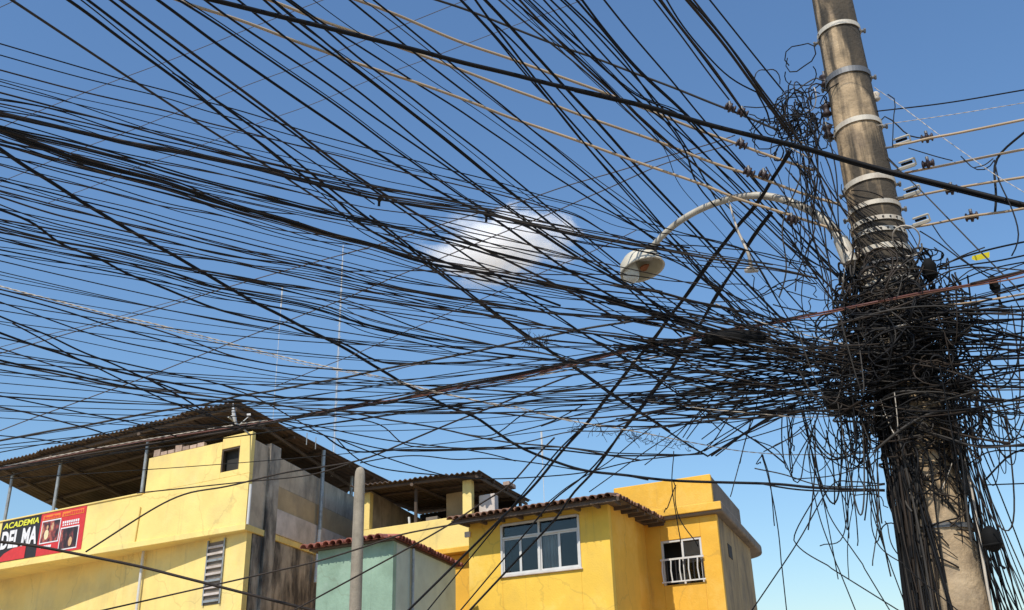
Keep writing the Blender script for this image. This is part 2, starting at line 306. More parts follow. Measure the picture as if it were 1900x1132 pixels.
_tile_mesh = {}
def tile_mesh(m):
    if m.name in _tile_mesh: return _tile_mesh[m.name]
    vs, fs = [], []; n = 7
    for y, rr in ((0.0, 0.088), (0.42, 0.074)):
        for r in (rr, rr - 0.016):
            for j in range(n + 1):
                a = math.pi * j / n; vs.append((r * math.cos(a), y, r * math.sin(a) * 0.85))
    k = n + 1
    for j in range(n):
        fs += [(j, j + 1, 2 * k + j + 1, 2 * k + j), (k + j, 3 * k + j, 3 * k + j + 1, k + j + 1),
               (j, k + j, k + j + 1, j + 1), (2 * k + j, 2 * k + j + 1, 3 * k + j + 1, 3 * k + j)]
    me = bpy.data.meshes.new('roof_tile'); me.from_pydata(vs, [], fs); me.materials.append(m); me.update(); _tile_mesh[m.name] = me
    return me
def tile_rows(a, b, up, m, parent, rows=3, pitch=0.172, hip=1.0):
    """barrel tiles along the eave a->b, climbing in direction up (unit vector times slope)"""
    a, b, up = map(np.array, (a, b, up)); W = np.linalg.norm(b - a); x = (b - a) / W; n = int(W / pitch)
    y = up / np.linalg.norm(up); z = np.cross(x, y); a_hip = a.copy()
    if z[2] < 0: x, z, a, b = -x, -z, b, a
    y = np.cross(z, x)
    for i in range(n + 1):
        for r in range(rows):
            p = a + x * (i * pitch + random.uniform(-0.008, 0.008)) + up / np.linalg.norm(up) * (r * 0.36 + random.uniform(-0.02, 0.02)) + np.array([0, 0, 0.012 * r + random.uniform(0, 0.01)])
            if np.linalg.norm(a + x * i * pitch - a_hip) < (r * 0.36 + 0.3) * hip - 0.12: continue
            o = bpy.data.objects.new('roof_tile', tile_mesh(m)); COL.objects.link(o); set_parent(o, parent)
            R = Matrix((tuple(x), tuple(y), tuple(z))).transposed().to_4x4(); R.translation = Vector(p)
            o.matrix_basis = R @ Matrix.Rotation(random.uniform(-0.05, 0.05), 4, 'Z')
    # pans between the barrels, one sheet under them
    mb = MB(); L = rows * 0.36 + 0.06; k = n * 4
    vs = []
    for t in (0.02, L):
        for q in range(k + 1): vs.append(np.clip(1, 0, 1) * (a + x * W * q / k) + y * (t if np.linalg.norm(a + x * W * q / k - a_hip) > t * hip else np.linalg.norm(a + x * W * q / k - a_hip) / max(hip, 1e-6)) + z * (0.012 - 0.028 * abs(math.sin(math.pi * q / 4 + math.pi / 2))))
    mb.add(vs, [(q, q + 1, k + 2 + q, k + 1 + q) for q in range(k)])
    mb.build('tile_pans', m, parent)

# --- house with the sheet-roofed terrace (left)
H1 = Frame(455, 973, 22, 13)
h1 = tag(empty('terrace_house', H1.o), 'large yellow house at left with sheet-metal terrace roof on pipe posts', 'house')
def P1(name, boxes, m, bev=0.012): return H1.part(name, boxes, m, h1, bev)
P1('front_wall', [(0, 11.2, 0, 0.16, 5.74, 6.86), (0.93, 3.42, 0, 0.16, 6.86, 7.72), (0, 0.36, 0, 0.16, 6.86, 7.82),
                  (0.36, 0.93, 0, 0.16, 6.86, 7.0), (0.36, 0.93, 0, 0.16, 7.54, 7.82)], M['yellow'], 0.01)
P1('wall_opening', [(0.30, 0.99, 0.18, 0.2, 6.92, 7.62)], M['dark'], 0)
P1('opening_frame', [(0.36, 0.40, 0.02, 0.14, 7.0, 7.54), (0.89, 0.93, 0.02, 0.14, 7.0, 7.54), (0.40, 0.89, 0.02, 0.14, 7.5, 7.54)], M['wood'], 0)
P1('wall_cap', [(3.5, 11.2, -0.03, 0.19, 6.86, 6.90)], M['yellow'], 0.01)
for i in range(7):
    u = 1.55 + i * 0.25
    H1.part('brick', [(u, u + 0.225, 0.0, 0.13, 7.723, 7.723 + random.choice((0.09, 0.1, 0.17)))], M['brick'], h1, 0.008)
P1('floor_slab', [(-0.04, 11.2, -0.05, 6.6, 5.60, 5.735)], M['yellow'], 0.01)
mb = MB(); mb.hexa([H1.X(u, v, z) for z in (0, 5.6) for u, v in ((0.02, 0.14), (11.2, 1.35), (11.2, 1.6), (0.02, 0.36))]); mb.build('lower_wall', M['yellow'], h1)
# louvred window in the lower wall
lw = empty('louvre_window'); set_parent(lw, h1)
def lowv(u): return 0.14 + (1.21 / 11.2) * u
def LP(u, d, z): return H1.X(u, lowv(u) - d, z)
def lbox(name, u0, u1, d0, d1, z0, z1, m, par):
    mb = MB(); mb.hexa([LP(u, d, z) for z in (z0, z1) for u, d in ((u0, d0), (u1, d0), (u1, d1), (u0, d1))]); return mb.build(name, m, par)
lbox('recess', 0.74, 1.26, -0.02, 0.012, 4.15, 5.5, M['slab'], lw)
lbox('frame', 0.70, 0.74, 0.0, 0.05, 4.15, 5.55, M['pipe'], lw); lbox('frame', 1.26, 1.30, 0.0, 0.05, 4.15, 5.55, M['pipe'], lw)
for i in range(9):
    z = 4.2 + i * 0.145
    mb = MB(); mb.hexa([LP(u, d, zz) for (zz) in (z, z + 0.05) for u, d in ((0.74, 0.015), (1.26, 0.015), (1.26, 0.06), (0.74, 0.06))])
    o = mb.build('slat', M['white'] if i % 3 else M['pipe'], lw)
pipe('drain_pipe', LP(3.6, 0.1, 0), LP(3.6, 0.1, 5.6), 0.035, M['paint'], h1)
pipe('drain_pipe', H1.X(3.55, -0.03, 5.75), H1.X(3.5, -0.03, 6.55), 0.02, M['yellow'], h1)
pipe('drain_pipe', H1.X(-0.06, 0.02, 5.72), H1.X(-0.06, 0.02, 6.6), 0.03, M['paint'], h1)
# side wall
P1('side_wall', [(0, 0.2, 0.162, 0.84, 5.74, 7.66)], M['grey'])
P1('pilaster', [(-0.07, 0.2, 0.842, 1.35, 0, 7.74)], M['mould'])
P1('side_wall', [(0.0, 0.2, 1.352, 7.2, 6.86, 7.55)], M['grey'])
P1('painted_band', [(-0.015, 0.2, 1.352, 7.2, 6.32, 6.857)], M['tan'])
P1('limewashed_strip', [(-0.06, 0.2, 1.352, 7.2, 5.74, 6.318)], M['white'])
P1('lower_side_wall', [(0.0, 0.24, 0.40, 0.84, 0, 5.597), (0.0, 0.24, 1.352, 7.2, 0, 5.597)], M['mould'])
P1('back_wall', [(0.2, 11.2, 6.62, 6.8, 0, 6.9)], M['grey'])
# roof
roof = empty('roof'); set_parent(roof, h1)
r00, r10 = H1.X(0.28, -0.45, 8.47), H1.X(10.05, -0.45, 8.38)
r01, r11 = H1.X(-0.65, 7.4, 8.2), H1.X(9.8, 7.4, 7.36)
corrugated(r00, r10, r11, r01, 0.155, 0.026, roof, M['sheet'], 11, row=3)
def roofz(u, v):
    t = (v + 0.45) / 7.85; u0 = 0.28 - 0.93 * t; s_ = (u - u0) / (10.05 - 0.25 * t - u0)
    a = r00[2] + (r10[2] - r00[2]) * s_; b = r01[2] + (r11[2] - r01[2]) * s_
    return a + (b - a) * t - 0.03 * math.sin(t * math.pi)
for v in (-0.25, 1.0, 2.2, 3.6, 5.1, 6.6):
    mb = MB(); mb.tube([H1.X(u, v, roofz(u, v) - 0.085) for u in (0.3 - 0.11 * v, 2, 4.5, 7, 9.75)], 0.04, 6); mb.build('purlin', M['wood'], roof)
for u in (0.35, 3.6, 6.96, 9.0):
    mb = MB(); mb.tube([H1.X(u, v, roofz(u, v) - 0.165) for v in (-0.35, 2, 4.5, 7.3)], 0.045, 6); mb.build('rafter', M['wood'], roof)
for u, v in ((6.96, 0.08), (3.61, 0.08), (9.0, 0.08), (6.96, 6.7), (3.61, 6.7)):
    pipe('roof_post', H1.X(u, v, 6.0 if v > 1 else 6.88), H1.X(u, v, roofz(u, v) - 0.1), 0.042, M['pipe'], h1)
pipe('roof_post', H1.X(-0.14, 3.6, 6.2), H1.X(-0.14, 3.6, roofz(-0.1, 3.6) - 0.05), 0.05, M['pipe'], h1)
pipe('drain_pipe', H1.X(-0.14, 3.5, 4.9), H1.X(-0.14, 3.6, 6.2), 0.045, M['paint'], h1)
pipe('roof_post', H1.X(0.1, 6.0, 7.55), H1.X(0.1, 6.0, roofz(0.1, 6.0) - 0.05), 0.05, M['pipe'], h1)
for v, uu in ((2.2, -0.35), (2.6, -0.42)):
    pipe('hanging_rod', H1.X(uu, v, roofz(0, v) - 0.35), H1.X(uu, v, roofz(0, v) - 0.05), 0.012, M['pipe'], h1)

# banner on its parapet
def banner():
    B = tag(empty('gym_banner', H1.X(7.2, 0, 5.79)), 'black and red advertising banner fixed to the yellow parapet at far left', 'banner')
    def q(name, u0, u1, z0, z1, d, m, par=B):
        v = [H1.X(u, -d, z) for u, z in ((u1, z0), (u0, z0), (u0, z1), (u1, z1))]; v += [p + NOUT * -0.004 for p in v]
        return mesh_obj(name, v, [(0, 1, 2, 3), (7, 6, 5, 4), (0, 4, 5, 1), (1, 5, 6, 2), (2, 6, 7, 3), (3, 7, 4, 0)], m, par)
    q('black_panel', 7.30, 8.95, 5.79, 6.86, 0.012, M['pr_bl']); q('red_panel', 5.52, 7.295, 5.79, 6.86, 0.012, M['pr_rd'])
    def poly(name, pts, d, m):
        v = [H1.X(u, -d, z) for u, z in pts]; mesh_obj(name, v, [tuple(range(len(v)))], m, B)
    poly('red_swoosh', [(8.95, 5.80), (7.75, 5.80), (7.75, 6.10), (7.95, 6.13), (8.3, 6.10), (8.65, 6.0)], 0.020, M['pr_rd'])
    def text(s, u, z, h, w, d, m, shear=0.0, off=0.02):
        cu = bpy.data.curves.new('lettering', 'FONT'); cu.body = s; cu.size = 1; cu.extrude = 0.003; cu.offset = off; cu.shear = shear; cu.align_x = 'CENTER'
        o = bpy.data.objects.new('lettering', cu); COL.objects.link(o); set_parent(o, B); cu.materials.append(m)
        bpy.context.view_layer.update()
        bx = [Vector(c) for c in o.bound_box]; ww = max(c.x for c in bx) - min(c.x for c in bx)
        X_, Y_, Z_ = -UAX, np.array([0, 0, 1.0]), NOUT
        R = Matrix((tuple(X_), tuple(Y_), tuple(Z_))).transposed().to_4x4()
        sc = Matrix.Diagonal((w / ww, h / 0.72, 1, 1)); R.translation = Vector(H1.X(u, -d, z)); 
        me = bpy.data.meshes.new_from_object(o); me.name = 'lettering'; bpy.data.objects.remove(o)
        o = bpy.data.objects.new('lettering', me); COL.objects.link(o); set_parent(o, B); o.matrix_basis = R @ sc
    text('ACADEMIA', 8.11, 6.65, 0.15, 1.50, 0.02, M['pr_yl'], 0.1)
    text('DEL MA', 8.12, 6.14, 0.44, 1.5, 0.022, M['pr_wh'], 0.0, 0.035)
    # orange caption strips (unreadable) and white-edged photographs
    for u0, u1 in ((6.52, 7.2), (5.6, 6.44)):
        q('orange_strip', u0, u1, 6.68, 6.80, 0.020, M['pr_og'])
        for k in range(9):
            a = u0 + 0.03 + (u1 - u0 - 0.06) * k / 9; q('caption', a, a + (u1 - u0) / 13, 6.70, 6.70 + random.choice((0.05, 0.075)), 0.024, M['pr_rd'])
    for k in range(8): q('caption', 5.74 + k * 0.083, 5.80 + k * 0.083, 6.50, 6.56, 0.020, M['pr_wh']); q('caption', 5.74 + k * 0.083, 5.79 + k * 0.083, 6.44, 6.48, 0.020, M['pr_wh'])
    for k in range(6): q('caption', 6.72 + k * 0.075, 6.78 + k * 0.075, 5.97, 6.03, 0.020, M['pr_wh'])
    q('photo_border', 6.46, 7.22, 6.08, 6.66, 0.020, M['pr_wh']); q('photo', 6.49, 7.19, 6.11, 6.63, 0.024, M['pr_ph1'])
    q('photo_border', 5.70, 6.42, 5.84, 6.40, 0.020, M['pr_wh']); q('photo', 5.73, 6.39, 5.87, 6.37, 0.024, M['pr_ph2'])
    def blob(u, z, a, b, m, d=0.028):
        poly('printed_figure', [(u + a * math.cos(t * math.pi / 5), z + b * math.sin(t * math.pi / 5)) for t in range(10)], d, m)
    blob(6.97, 6.30, 0.09, 0.13, M['pr_cr']); blob(6.96, 6.48, 0.04, 0.055, M['pr_sk'], 0.031)
    blob(5.97, 6.02, 0.07, 0.12, M['pr_sk'], 0.031)
banner()

# satellite dish under the roof corner
def dish():
    D = tag(empty('satellite_dish', H1.X(0.1, 0.08, 7.75)), 'small white satellite dish on the corner of the terrace house roof', 'dish')
    o4 = H1.o + NOUT * 0.75
    r = ray(436, 771); t = np.dot(o4 - EYE, NOUT) / np.dot(r, NOUT); c = EYE + r * t
    n = np.array([0.96, 0.18, 0.22]); n /= np.linalg.norm(n); a = np.cross(n, [0, 0, 1]); a /= np.linalg.norm(a); b = np.cross(n, a)
    mb = MB(); K = 20; vs = [c - n * 0.05]
    for r_, d_ in ((0.1, -0.042), (0.18, -0.02), (0.25, 0.012), (0.26, 0.0)):
        vs += [c + (a * math.cos(t * 2 * math.pi / K) + b * math.sin(t * 2 * math.pi / K) * 1.05) * r_ + n * d_ for t in range(K)]
    fs = [(0, 1 + j, 1 + (j + 1) % K) for j in range(K)]
    for k in range(3): fs += [(1 + k * K + j, 1 + (k + 1) * K + j, 1 + (k + 1) * K + (j + 1) % K, 1 + k * K + (j + 1) % K) for j in range(K)]
    mb.add(vs, fs); o = mb.build('reflector', M['dish'], D, True); so = o.modifiers.new('solid', 'SOLIDIFY'); so.thickness = 0.012
    pipe('feed_arm', c - b * -0.27, c + n * 0.33 + b * 0.05, 0.012, M['pipe'], D); pipe('receiver', c + n * 0.33 + b * 0.05, c + n * 0.25 + b * 0.04, 0.03, M['paint'], D)
    mb = MB(); mb.tube([c - n * 0.05, c - n * 0.14, H1.X(0.05, 0.08, c[2] - 0.25), H1.X(0.1, 0.08, 7.75)], 0.02, 8); mb.build('bracket', M['pipe'], D)
dish()

# --- middle house with the open loggia
H2 = Frame(872, 955, 23, 13)
h2 = tag(empty('loggia_house'), 'yellow house in the middle with a dark open loggia under thin roof', 'house')
def P2(name, boxes, m, bev=0.012): return H2.part(name, boxes, m, h2, bev)
P2('parapet', [(-0.02, 3.3, 0, 0.15, 5.42, 6.15)], M['yellow']); P2('floor_slab', [(-0.06, 3.3, -0.06, 5.5, 5.30, 5.417)], M['amber'])
P2('lower_wall', [(-0.02, 3.3, 0.25, 0.45, 0, 5.297)], M['amber'])
P2('pillar', [(-0.05, 0.21, 0.0, 0.24, 6.153, 6.98)], M['yellow']); P2('pillar', [(3.03, 3.3, 0.0, 0.24, 6.153, 7.1)], M['yellow'])
pipe('roof_post', H2.X(1.62, 0.1, 6.15), H2.X(1.62, 0.1, 7.05), 0.045, M['wood'], h2)
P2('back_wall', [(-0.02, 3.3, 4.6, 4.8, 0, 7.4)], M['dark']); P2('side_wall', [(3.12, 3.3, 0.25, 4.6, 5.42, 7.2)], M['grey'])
P2('tan_board', [(0.35, 1.0, 0.9, 0.94, 5.5, 6.95)], M['tan'], 0); P2('floor_box', [(1.05, 1.4, 0.3, 0.7, 5.42, 6.3)], M['slab'])
P2('grey_cabinet', [(-0.62, -0.18, 0.25, 0.6, 5.8, 6.62)], M['white'])
pipe('bottle_rack', H2.X(1.85, 0.2, 6.15), H2.X(1.87, 0.2, 6.35), 0.03, M['paint'], h2)
roof2 = empty('roof'); set_parent(roof2, h2)
a00, a10 = H2.X(-0.42, -0.35, 7.06), H2.X(3.5, -0.35, 7.24); a01, a11 = H2.X(-0.42, 5.2, 7.46), H2.X(3.5, 5.2, 7.55)
corrugated(a00, a10, a11, a01, 0.155, 0.022, roof2, M['sheet'], 4)
for v in (-0.2, 1.0, 2.4, 4.0):
    z0 = 7.06 + (v + 0.35) / 5.55 * 0.4; mb = MB(); mb.tube([H2.X(-0.4, v, z0 - 0.075), H2.X(3.48, v, z0 + 0.08)], 0.04, 6); mb.build('purlin', M['wood'], roof2)
for u in (-0.3, 1.6):
    mb = MB(); mb.tube([H2.X(u, -0.3, 6.96 + 0.04 * u), H2.X(u, 5.0, 7.34 + 0.03 * u)], 0.045, 6); mb.build('rafter', M['wood'], roof2)
pipe('roof_post', H2.X(-0.3, 4.2, 5.4), H2.X(-0.3, 4.2, 7.3), 0.05, M['wood'], h2)
for k in range(3):
    H2.part('brick', [(-0.40, -0.2, 2.6 + k * 0.26, 2.83 + k * 0.26, 7.36 + 0.02 * k, 7.46 + 0.02 * k)], M['brick'], h2, 0.006)

# --- amber house with the tiled eave and the big window
H3 = Frame(1135, 1050, 20, 25)
h3 = tag(empty('tiled_house'), 'amber house at centre with clay tiled eave above wide four-pane window', 'house')
def P3(name, boxes, m, bev=0.012): return H3.part(name, boxes, m, h3, bev)
W0, W1, Z0, Z1 = 0.69, 2.57, 4.46, 5.54
P3('front_wall', [(0, W0, 0, 0.18, 0, 5.70), (W1, 3.42, 0, 0.18, 0, 5.70), (W0, W1, 0, 0.18, 0, Z0), (W0, W1, 0, 0.18, Z1, 5.70)], M['gold'], 0.01)
P3('side_wall', [(0, 0.18, 0.182, 1.72, 0, 5.70)], M['amber']); P3('side_wall', [(0.12, 0.3, 1.722, 3.6, 0, 5.70)], M['amber'])
P3('back_wall', [(3.24, 3.42, 0.182, 3.6, 0, 5.70), (0.3, 3.24, 3.5, 3.6, 0, 5.7)], M['amber'])
P3('sun_bracket', [(3.36, 3.5, -0.06, 0.0, 5.38, 5.5)], M['white'])
win = empty('window'); set_parent(win, h3)
def wbox(name, u0, u1, v0, v1, z0, z1, m, par=None): return H3.part(name, [(u0, u1, v0, v1, z0, z1)], m, par or win, 0)
fr = H3.part('frame', [(W0 - 0.02, W0 + 0.03, -0.03, 0.07, Z0, Z1), (W1 - 0.03, W1 + 0.02, -0.03, 0.07, Z0, Z1), (W0 + 0.03, W1 - 0.03, -0.03, 0.07, Z1 - 0.03, Z1 + 0.02),
                       (W0 + 0.03, W1 - 0.03, -0.03, 0.07, Z0, Z0 + 0.04), (W0 + 0.03, W1 - 0.03, -0.025, 0.06, 5.235, 5.275), (1.62, 1.66, -0.028, 0.065, Z0 + 0.04, 5.235), (1.62, 1.66, -0.028, 0.065, 5.275, Z1 - 0.03)], M['paint'], win, 0.006)
for k, (u0, u1) in enumerate(((W0 + 0.03, 1.17), (1.17, 1.62), (1.66, 2.11), (2.11, W1 - 0.03))):
    off = 0.012 * (k % 2)
    H3.part('sash', [(u0, u0 + 0.03, off, off + 0.03, Z0 + 0.04, 5.235), (u1 - 0.03, u1, off, off + 0.03, Z0 + 0.04, 5.235), (u0 + 0.03, u1 - 0.03, off, off + 0.03, Z0 + 0.04, Z0 + 0.07), (u0 + 0.03, u1 - 0.03, off, off + 0.03, 5.205, 5.235)], M['paint'], win, 0)
    wbox('pane', u0 + 0.03, u1 - 0.03, off + 0.012, off + 0.018, Z0 + 0.07, 5.205, M['glass'])
for u0, u1 in ((W0 + 0.03, 1.62), (1.66, W1 - 0.03)): wbox('pane', u0, u1, 0.02, 0.026, 5.275, Z1 - 0.03, M['glass'])
wbox('recess', W0 - 0.1, W1 + 0.1, 0.6, 0.62, Z0 - 0.1, Z1 + 0.1, M['dark'])
mb = MB(); k = 36
vs = [H3.X(1.16 + 0.46 * q / k, 0.085 + 0.02 * math.sin(q * 1.1), z) for z in (Z0 + 0.05, 5.22) for q in range(k + 1)]
mb.add(vs, [(q, q + 1, k + 2 + q, k + 1 + q) for q in range(k)]); mb.build('curtain', M['curtain'], win)
P3('window_sill', [(W0 - 0.05, W1 + 0.05, -0.05, 0.0, Z0 - 0.03, Z0)], M['white'])
roof3 = empty('roof'); set_parent(roof3, h3)
SL = math.tan(math.radians(10))
e0, e1 = H3.X(-0.42, -0.62, 5.68), H3.X(3.55, -0.62, 5.68); e2 = H3.X(-0.42, 3.4, 5.70)
inn = -NOUT; tile_rows(e0, e1, inn + np.array([0, 0, SL]), M['tile'], roof3, 4)
lft = -H3.N; tile_rows(e0, e2, lft + np.array([0, 0, SL]), M['tile'], roof3, 3)
mb = MB()
mb.hexa([H3.X(-0.40, -0.50, 5.665), H3.X(3.53, -0.50, 5.665), H3.X(3.53, 1.4, 5.665), H3.X(-0.40, 1.4, 5.665)] + [H3.X(-0.40, -0.50, 5.69), H3.X(3.53, -0.50, 5.69), H3.X(3.53, 1.4, 5.99), H3.X(0.9, 1.4, 5.99)])
mb.hexa([H3.X(-0.40, 1.402, 5.665), H3.X(3.53, 1.402, 5.665), H3.X(3.53, 3.4, 5.665), H3.X(-0.40, 3.4, 5.665)] + [H3.X(-0.40, 1.402, 5.70), H3.X(1.2, 1.402, 5.95), H3.X(1.2, 3.4, 5.95), H3.X(-0.40, 3.4, 5.70)])
mb.build('roof_deck', M['wood'], roof3)
for k in range(9): H3.part('rafter', [(-0.3 + k * 0.46, -0.24 + k * 0.46, -0.49, 0.0, 5.60, 5.662)], M['wood'], roof3, 0)
for k in range(7): H3.part('rafter', [(-0.38, 0.0, 0.35 + k * 0.45, 0.41 + k * 0.45, 5.60, 5.662)], M['wood'], roof3, 0)
H3.part('fascia', [(-0.45, 3.57, -0.535, -0.505, 5.59, 5.675)], M['wood'], roof3, 0)

# --- taller amber block behind it
H4 = Frame(1336, 1050, 22, 20)
h4 = tag(empty('rooftop_block_house'), 'amber house at right with box-like rooftop parapet and thick grey slab edge', 'house')
def P4(name, boxes, m, bev=0.012): return H4.part(name, boxes, m, h4, bev)
P4('parapet', [(0.0, 2.4, 0, 0.16, 5.96, 6.62)], M['amber'], 0.02); P4('parapet', [(0.0, 0.16, 0.162, 4.4, 5.96, 6.60), (0.162, 2.4, 4.24, 4.4, 5.96, 6.6)], M['slab'], 0.02)
mb = MB()
K = 10
prof = [(-0.22, -0.14), (2.6, -0.14), (2.6, 7.4), (0.6, 7.4)] + [(-0.22 + 0.82 * (1 - math.cos(t * math.pi / 2 / K)) * 1.0, 6.4 + 1.0 * math.sin(t * math.pi / 2 / K)) for t in range(K, -1, -1)]
n = len(prof); vs = [H4.X(u, v, z) for z in (5.72, 5.957) for u, v in prof]
mb.add(vs, [tuple(range(n)), tuple(range(2 * n - 1, n - 1, -1))] + [(j, n + j, n + (j + 1) % n, (j + 1) % n) for j in range(n)]); o = mb.build('roof_slab', M['slab'], h4); bevel(o, 0.05, 3)
P4('front_ledge', [(-0.2, 2.4, -0.19, -0.145, 5.78, 5.952)], M['amber'], 0.015)
P4('front_wall', [(-0.04, 0.37, 0, 0.18, 0, 5.717), (1.33, 2.4, 0, 0.18, 0, 5.717), (0.37, 1.33, 0, 0.18, 0, 4.3), (0.37, 1.33, 0, 0.18, 5.27, 5.717)], M['amber'], 0.01)
P4('side_wall', [(-0.04, 0.16, 0.182, 5.3, 0, 5.717)], M['ochre']); P4('back_wall', [(0.16, 2.4, 5.1, 5.3, 0, 5.717)], M['slab'])
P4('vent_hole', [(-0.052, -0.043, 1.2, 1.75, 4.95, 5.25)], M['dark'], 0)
bw = empty('balcony_window'); set_parent(bw, h4)
H4.part('recess', [(0.3, 1.4, 0.55, 0.57, 4.2, 5.35)], M['dark'], bw, 0)
H4.part('frame', [(0.37, 0.42, 0.02, 0.1, 4.3, 5.27), (1.28, 1.33, 0.02, 0.1, 4.3, 5.27), (0.42, 1.28, 0.02, 0.1, 5.22, 5.27), (0.80, 0.85, 0.02, 0.1, 4.3, 5.22)], M['paint'], bw, 0.004)
H4.part('pane', [(0.42, 0.80, 0.05, 0.056, 4.3, 5.22)], M['glass'], bw, 0); H4.part('blind', [(0.42, 0.80, 0.08, 0.09, 4.75, 5.2)], M['white'], bw, 0)
H4.part('rail', [(0.34, 1.36, -0.07, -0.04, 4.82, 4.86), (0.34, 1.36, -0.07, -0.04, 4.34, 4.37)], M['paint'], bw, 0)
for k in range(10):
    u = 0.38 + k * 0.104; mb = MB(); mb.tube([H4.X(u, -0.055, 4.36), H4.X(u + 0.02 * (k % 2), -0.055, 4.6), H4.X(u, -0.055, 4.83)], 0.016, 6); mb.build('baluster', M['paint'] if k % 2 else M['black'], bw)

# --- small mint house in front
H5 = Frame(730, 1010, 17.5, 14)
h5 = tag(empty('mint_house'), 'small mint green house with red tiled eaves behind the short concrete post', 'house')
H5.part('front_wall', [(0, 1.75, 0, 0.16, 0, 4.62)], M['green'], h5); H5.part('side_wall', [(0, 0.16, 0.162, 3.6, 0, 4.62)], M['palegreen'], h5)
H5.part('back_wall', [(1.6, 1.75, 0.162, 3.6, 0, 4.62), (0.16, 1.6, 3.45, 3.6, 0, 4.62)], M['green'], h5)
roof5 = empty('roof'); set_parent(roof5, h5)
q0, q1, q2 = H5.X(-0.12, -0.26, 4.65), H5.X(1.95, -0.26, 4.65), H5.X(-0.12, 3.7, 4.65)
tile_rows(q0, q1, -NOUT + np.array([0, 0, SL * 0.6]), M['redtile'], roof5, 2); tile_rows(q0, q2, -H5.N + np.array([0, 0, SL * 0.6]), M['redtile'], roof5, 2)
pipe('drain_pipe', H5.X(-0.05, 0.9, 0), H5.X(-0.05, 0.9, 4.6), 0.03, M['pipe'], h5)
mb = MB(); mb.hexa([H5.X(u, v, 4.622) for u, v in ((-0.06, -0.12), (1.9, -0.12), (1.9, 3.6), (-0.06, 3.6))] + [H5.X(-0.06, -0.12, 4.645), H5.X(1.9, -0.12, 4.645), H5.X(1.5, 3.6, 4.8), H5.X(0.9, 3.6, 4.78)]); mb.build('roof_deck', M['wood'], roof5)

# --- short concrete post in the street
pp = at_ground(662, 1050, 16); mb = MB()
zz = [0, 2, 4, 5.38, 5.48, 5.54, 5.56]; rr = [0.115, 0.105, 0.095, 0.087, 0.08, 0.055, 0.02]
K = 16; vs = [(pp[0] + r * math.cos(t * 2 * math.pi / K), pp[1] + r * math.sin(t * 2 * math.pi / K), z) for z, r in zip(zz, rr) for t in range(K)]
mb.add(vs, [(i * K + j, i * K + (j + 1) % K, (i + 1) * K + (j + 1) % K, (i + 1) * K + j) for i in range(len(zz) - 1) for j in range(K)] + [tuple((len(zz) - 1) * K + j for j in range(K))])
o = mb.build('concrete_post', M['post'], None, True); tag(o, 'short round concrete post standing before the loggia house', 'post')

# --- aerial masts
def mast(px0, py0, px1, py1, D, zb, r, label, rungs):
    a = at_ground(px1, py1, D); b = at_ground(px0, py0, D); a = np.array([a[0], a[1], zb]); b = np.array([a[0], a[1], b[2]])
    o = tag(empty('aerial_mast', tuple(a)), label, 'aerial', 'thin roof aerials against the sky')
    pipe('mast', a, b, r, M['paint'], o, 6)
    if rungs:
        n = int((b[2] - a[2]) / 0.5)
        for s_ in (-1, 1): pipe('rail', a + np.array([0.04 * s_, 0, 0]), b + np.array([0.015 * s_, 0, -0.6]), r * 0.5, M['pipe'], o, 5)
        for k in range(n):
            z = a[2] + k * 0.5; mb = MB(); mb.tube([(a[0] - 0.05, a[1], z), (a[0] + 0.05, a[1], z + 0.18)], 0.007, 4); mb.build('brace', M['paint'], o)
    else:
        mb = MB(); mb.tube([b - np.array([0, 0, 0.75]), b], r * 3.2, 6); mb.build('aerial_tip', M['paint'], o)
    return o
mast(637, 455, 620, 820, 27, 8.0, 0.0105, 'tall thin white lattice aerial rising behind the terrace house roof', True)
mast(518, 530, 512, 700, 27, 7.9, 0.007, 'slim aerial with thick white tip left of the tall lattice aerial', False)
mast(1007, 800, 1010, 935, 25, 5.7, 0.009, 'short thin aerial over the tiled house between the loggia and rooftop block', False)

# ------------------------------------------------------------------ the big utility pole
PX, PY = 2.738, 6.443
def prad(z): return 0.246 - 0.0129 * z
def zaxis(py):      # height on the pole axis seen at picture row py
    px = 1543 + 0.2 * (py - 20); r = ray(px, py); return EYE[2] + r[2] * 7.0 / math.hypot(r[0], r[1])
def dpole(py):
    px = 1543 + 0.2 * (py - 20); r = ray(px, py); return 7.0 / math.hypot(r[0], r[1])
def at_pole(px, py, off=0.0): return at_dist(px, py, dpole(py) + off)
pole = tag(empty('utility_pole', (PX, PY, 0)), 'tall weathered concrete utility pole with steel bands, wrapped in black cables', 'utility pole')
K = 40; zs = np.linspace(0, 8.8, 60); vs = []
for i, z in enumerate(zs):
    for t in range(K):
        r = prad(z) * (1 + 0.006 * math.sin(3 * t + z * 2) + random.uniform(-0.004, 0.004)); a = t * 2 * math.pi / K
        vs.append((PX + r * math.cos(a), PY + r * math.sin(a), z))
fs = [(i * K + j, i * K + (j + 1) % K, (i + 1) * K + (j + 1) % K, (i + 1) * K + j) for i in range(59) for j in range(K)] + [tuple(59 * K + j for j in range(K))]
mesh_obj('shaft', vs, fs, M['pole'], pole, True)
VIEW_A = math.atan2(-PY, -PX)       # angle on the pole that faces the street camera
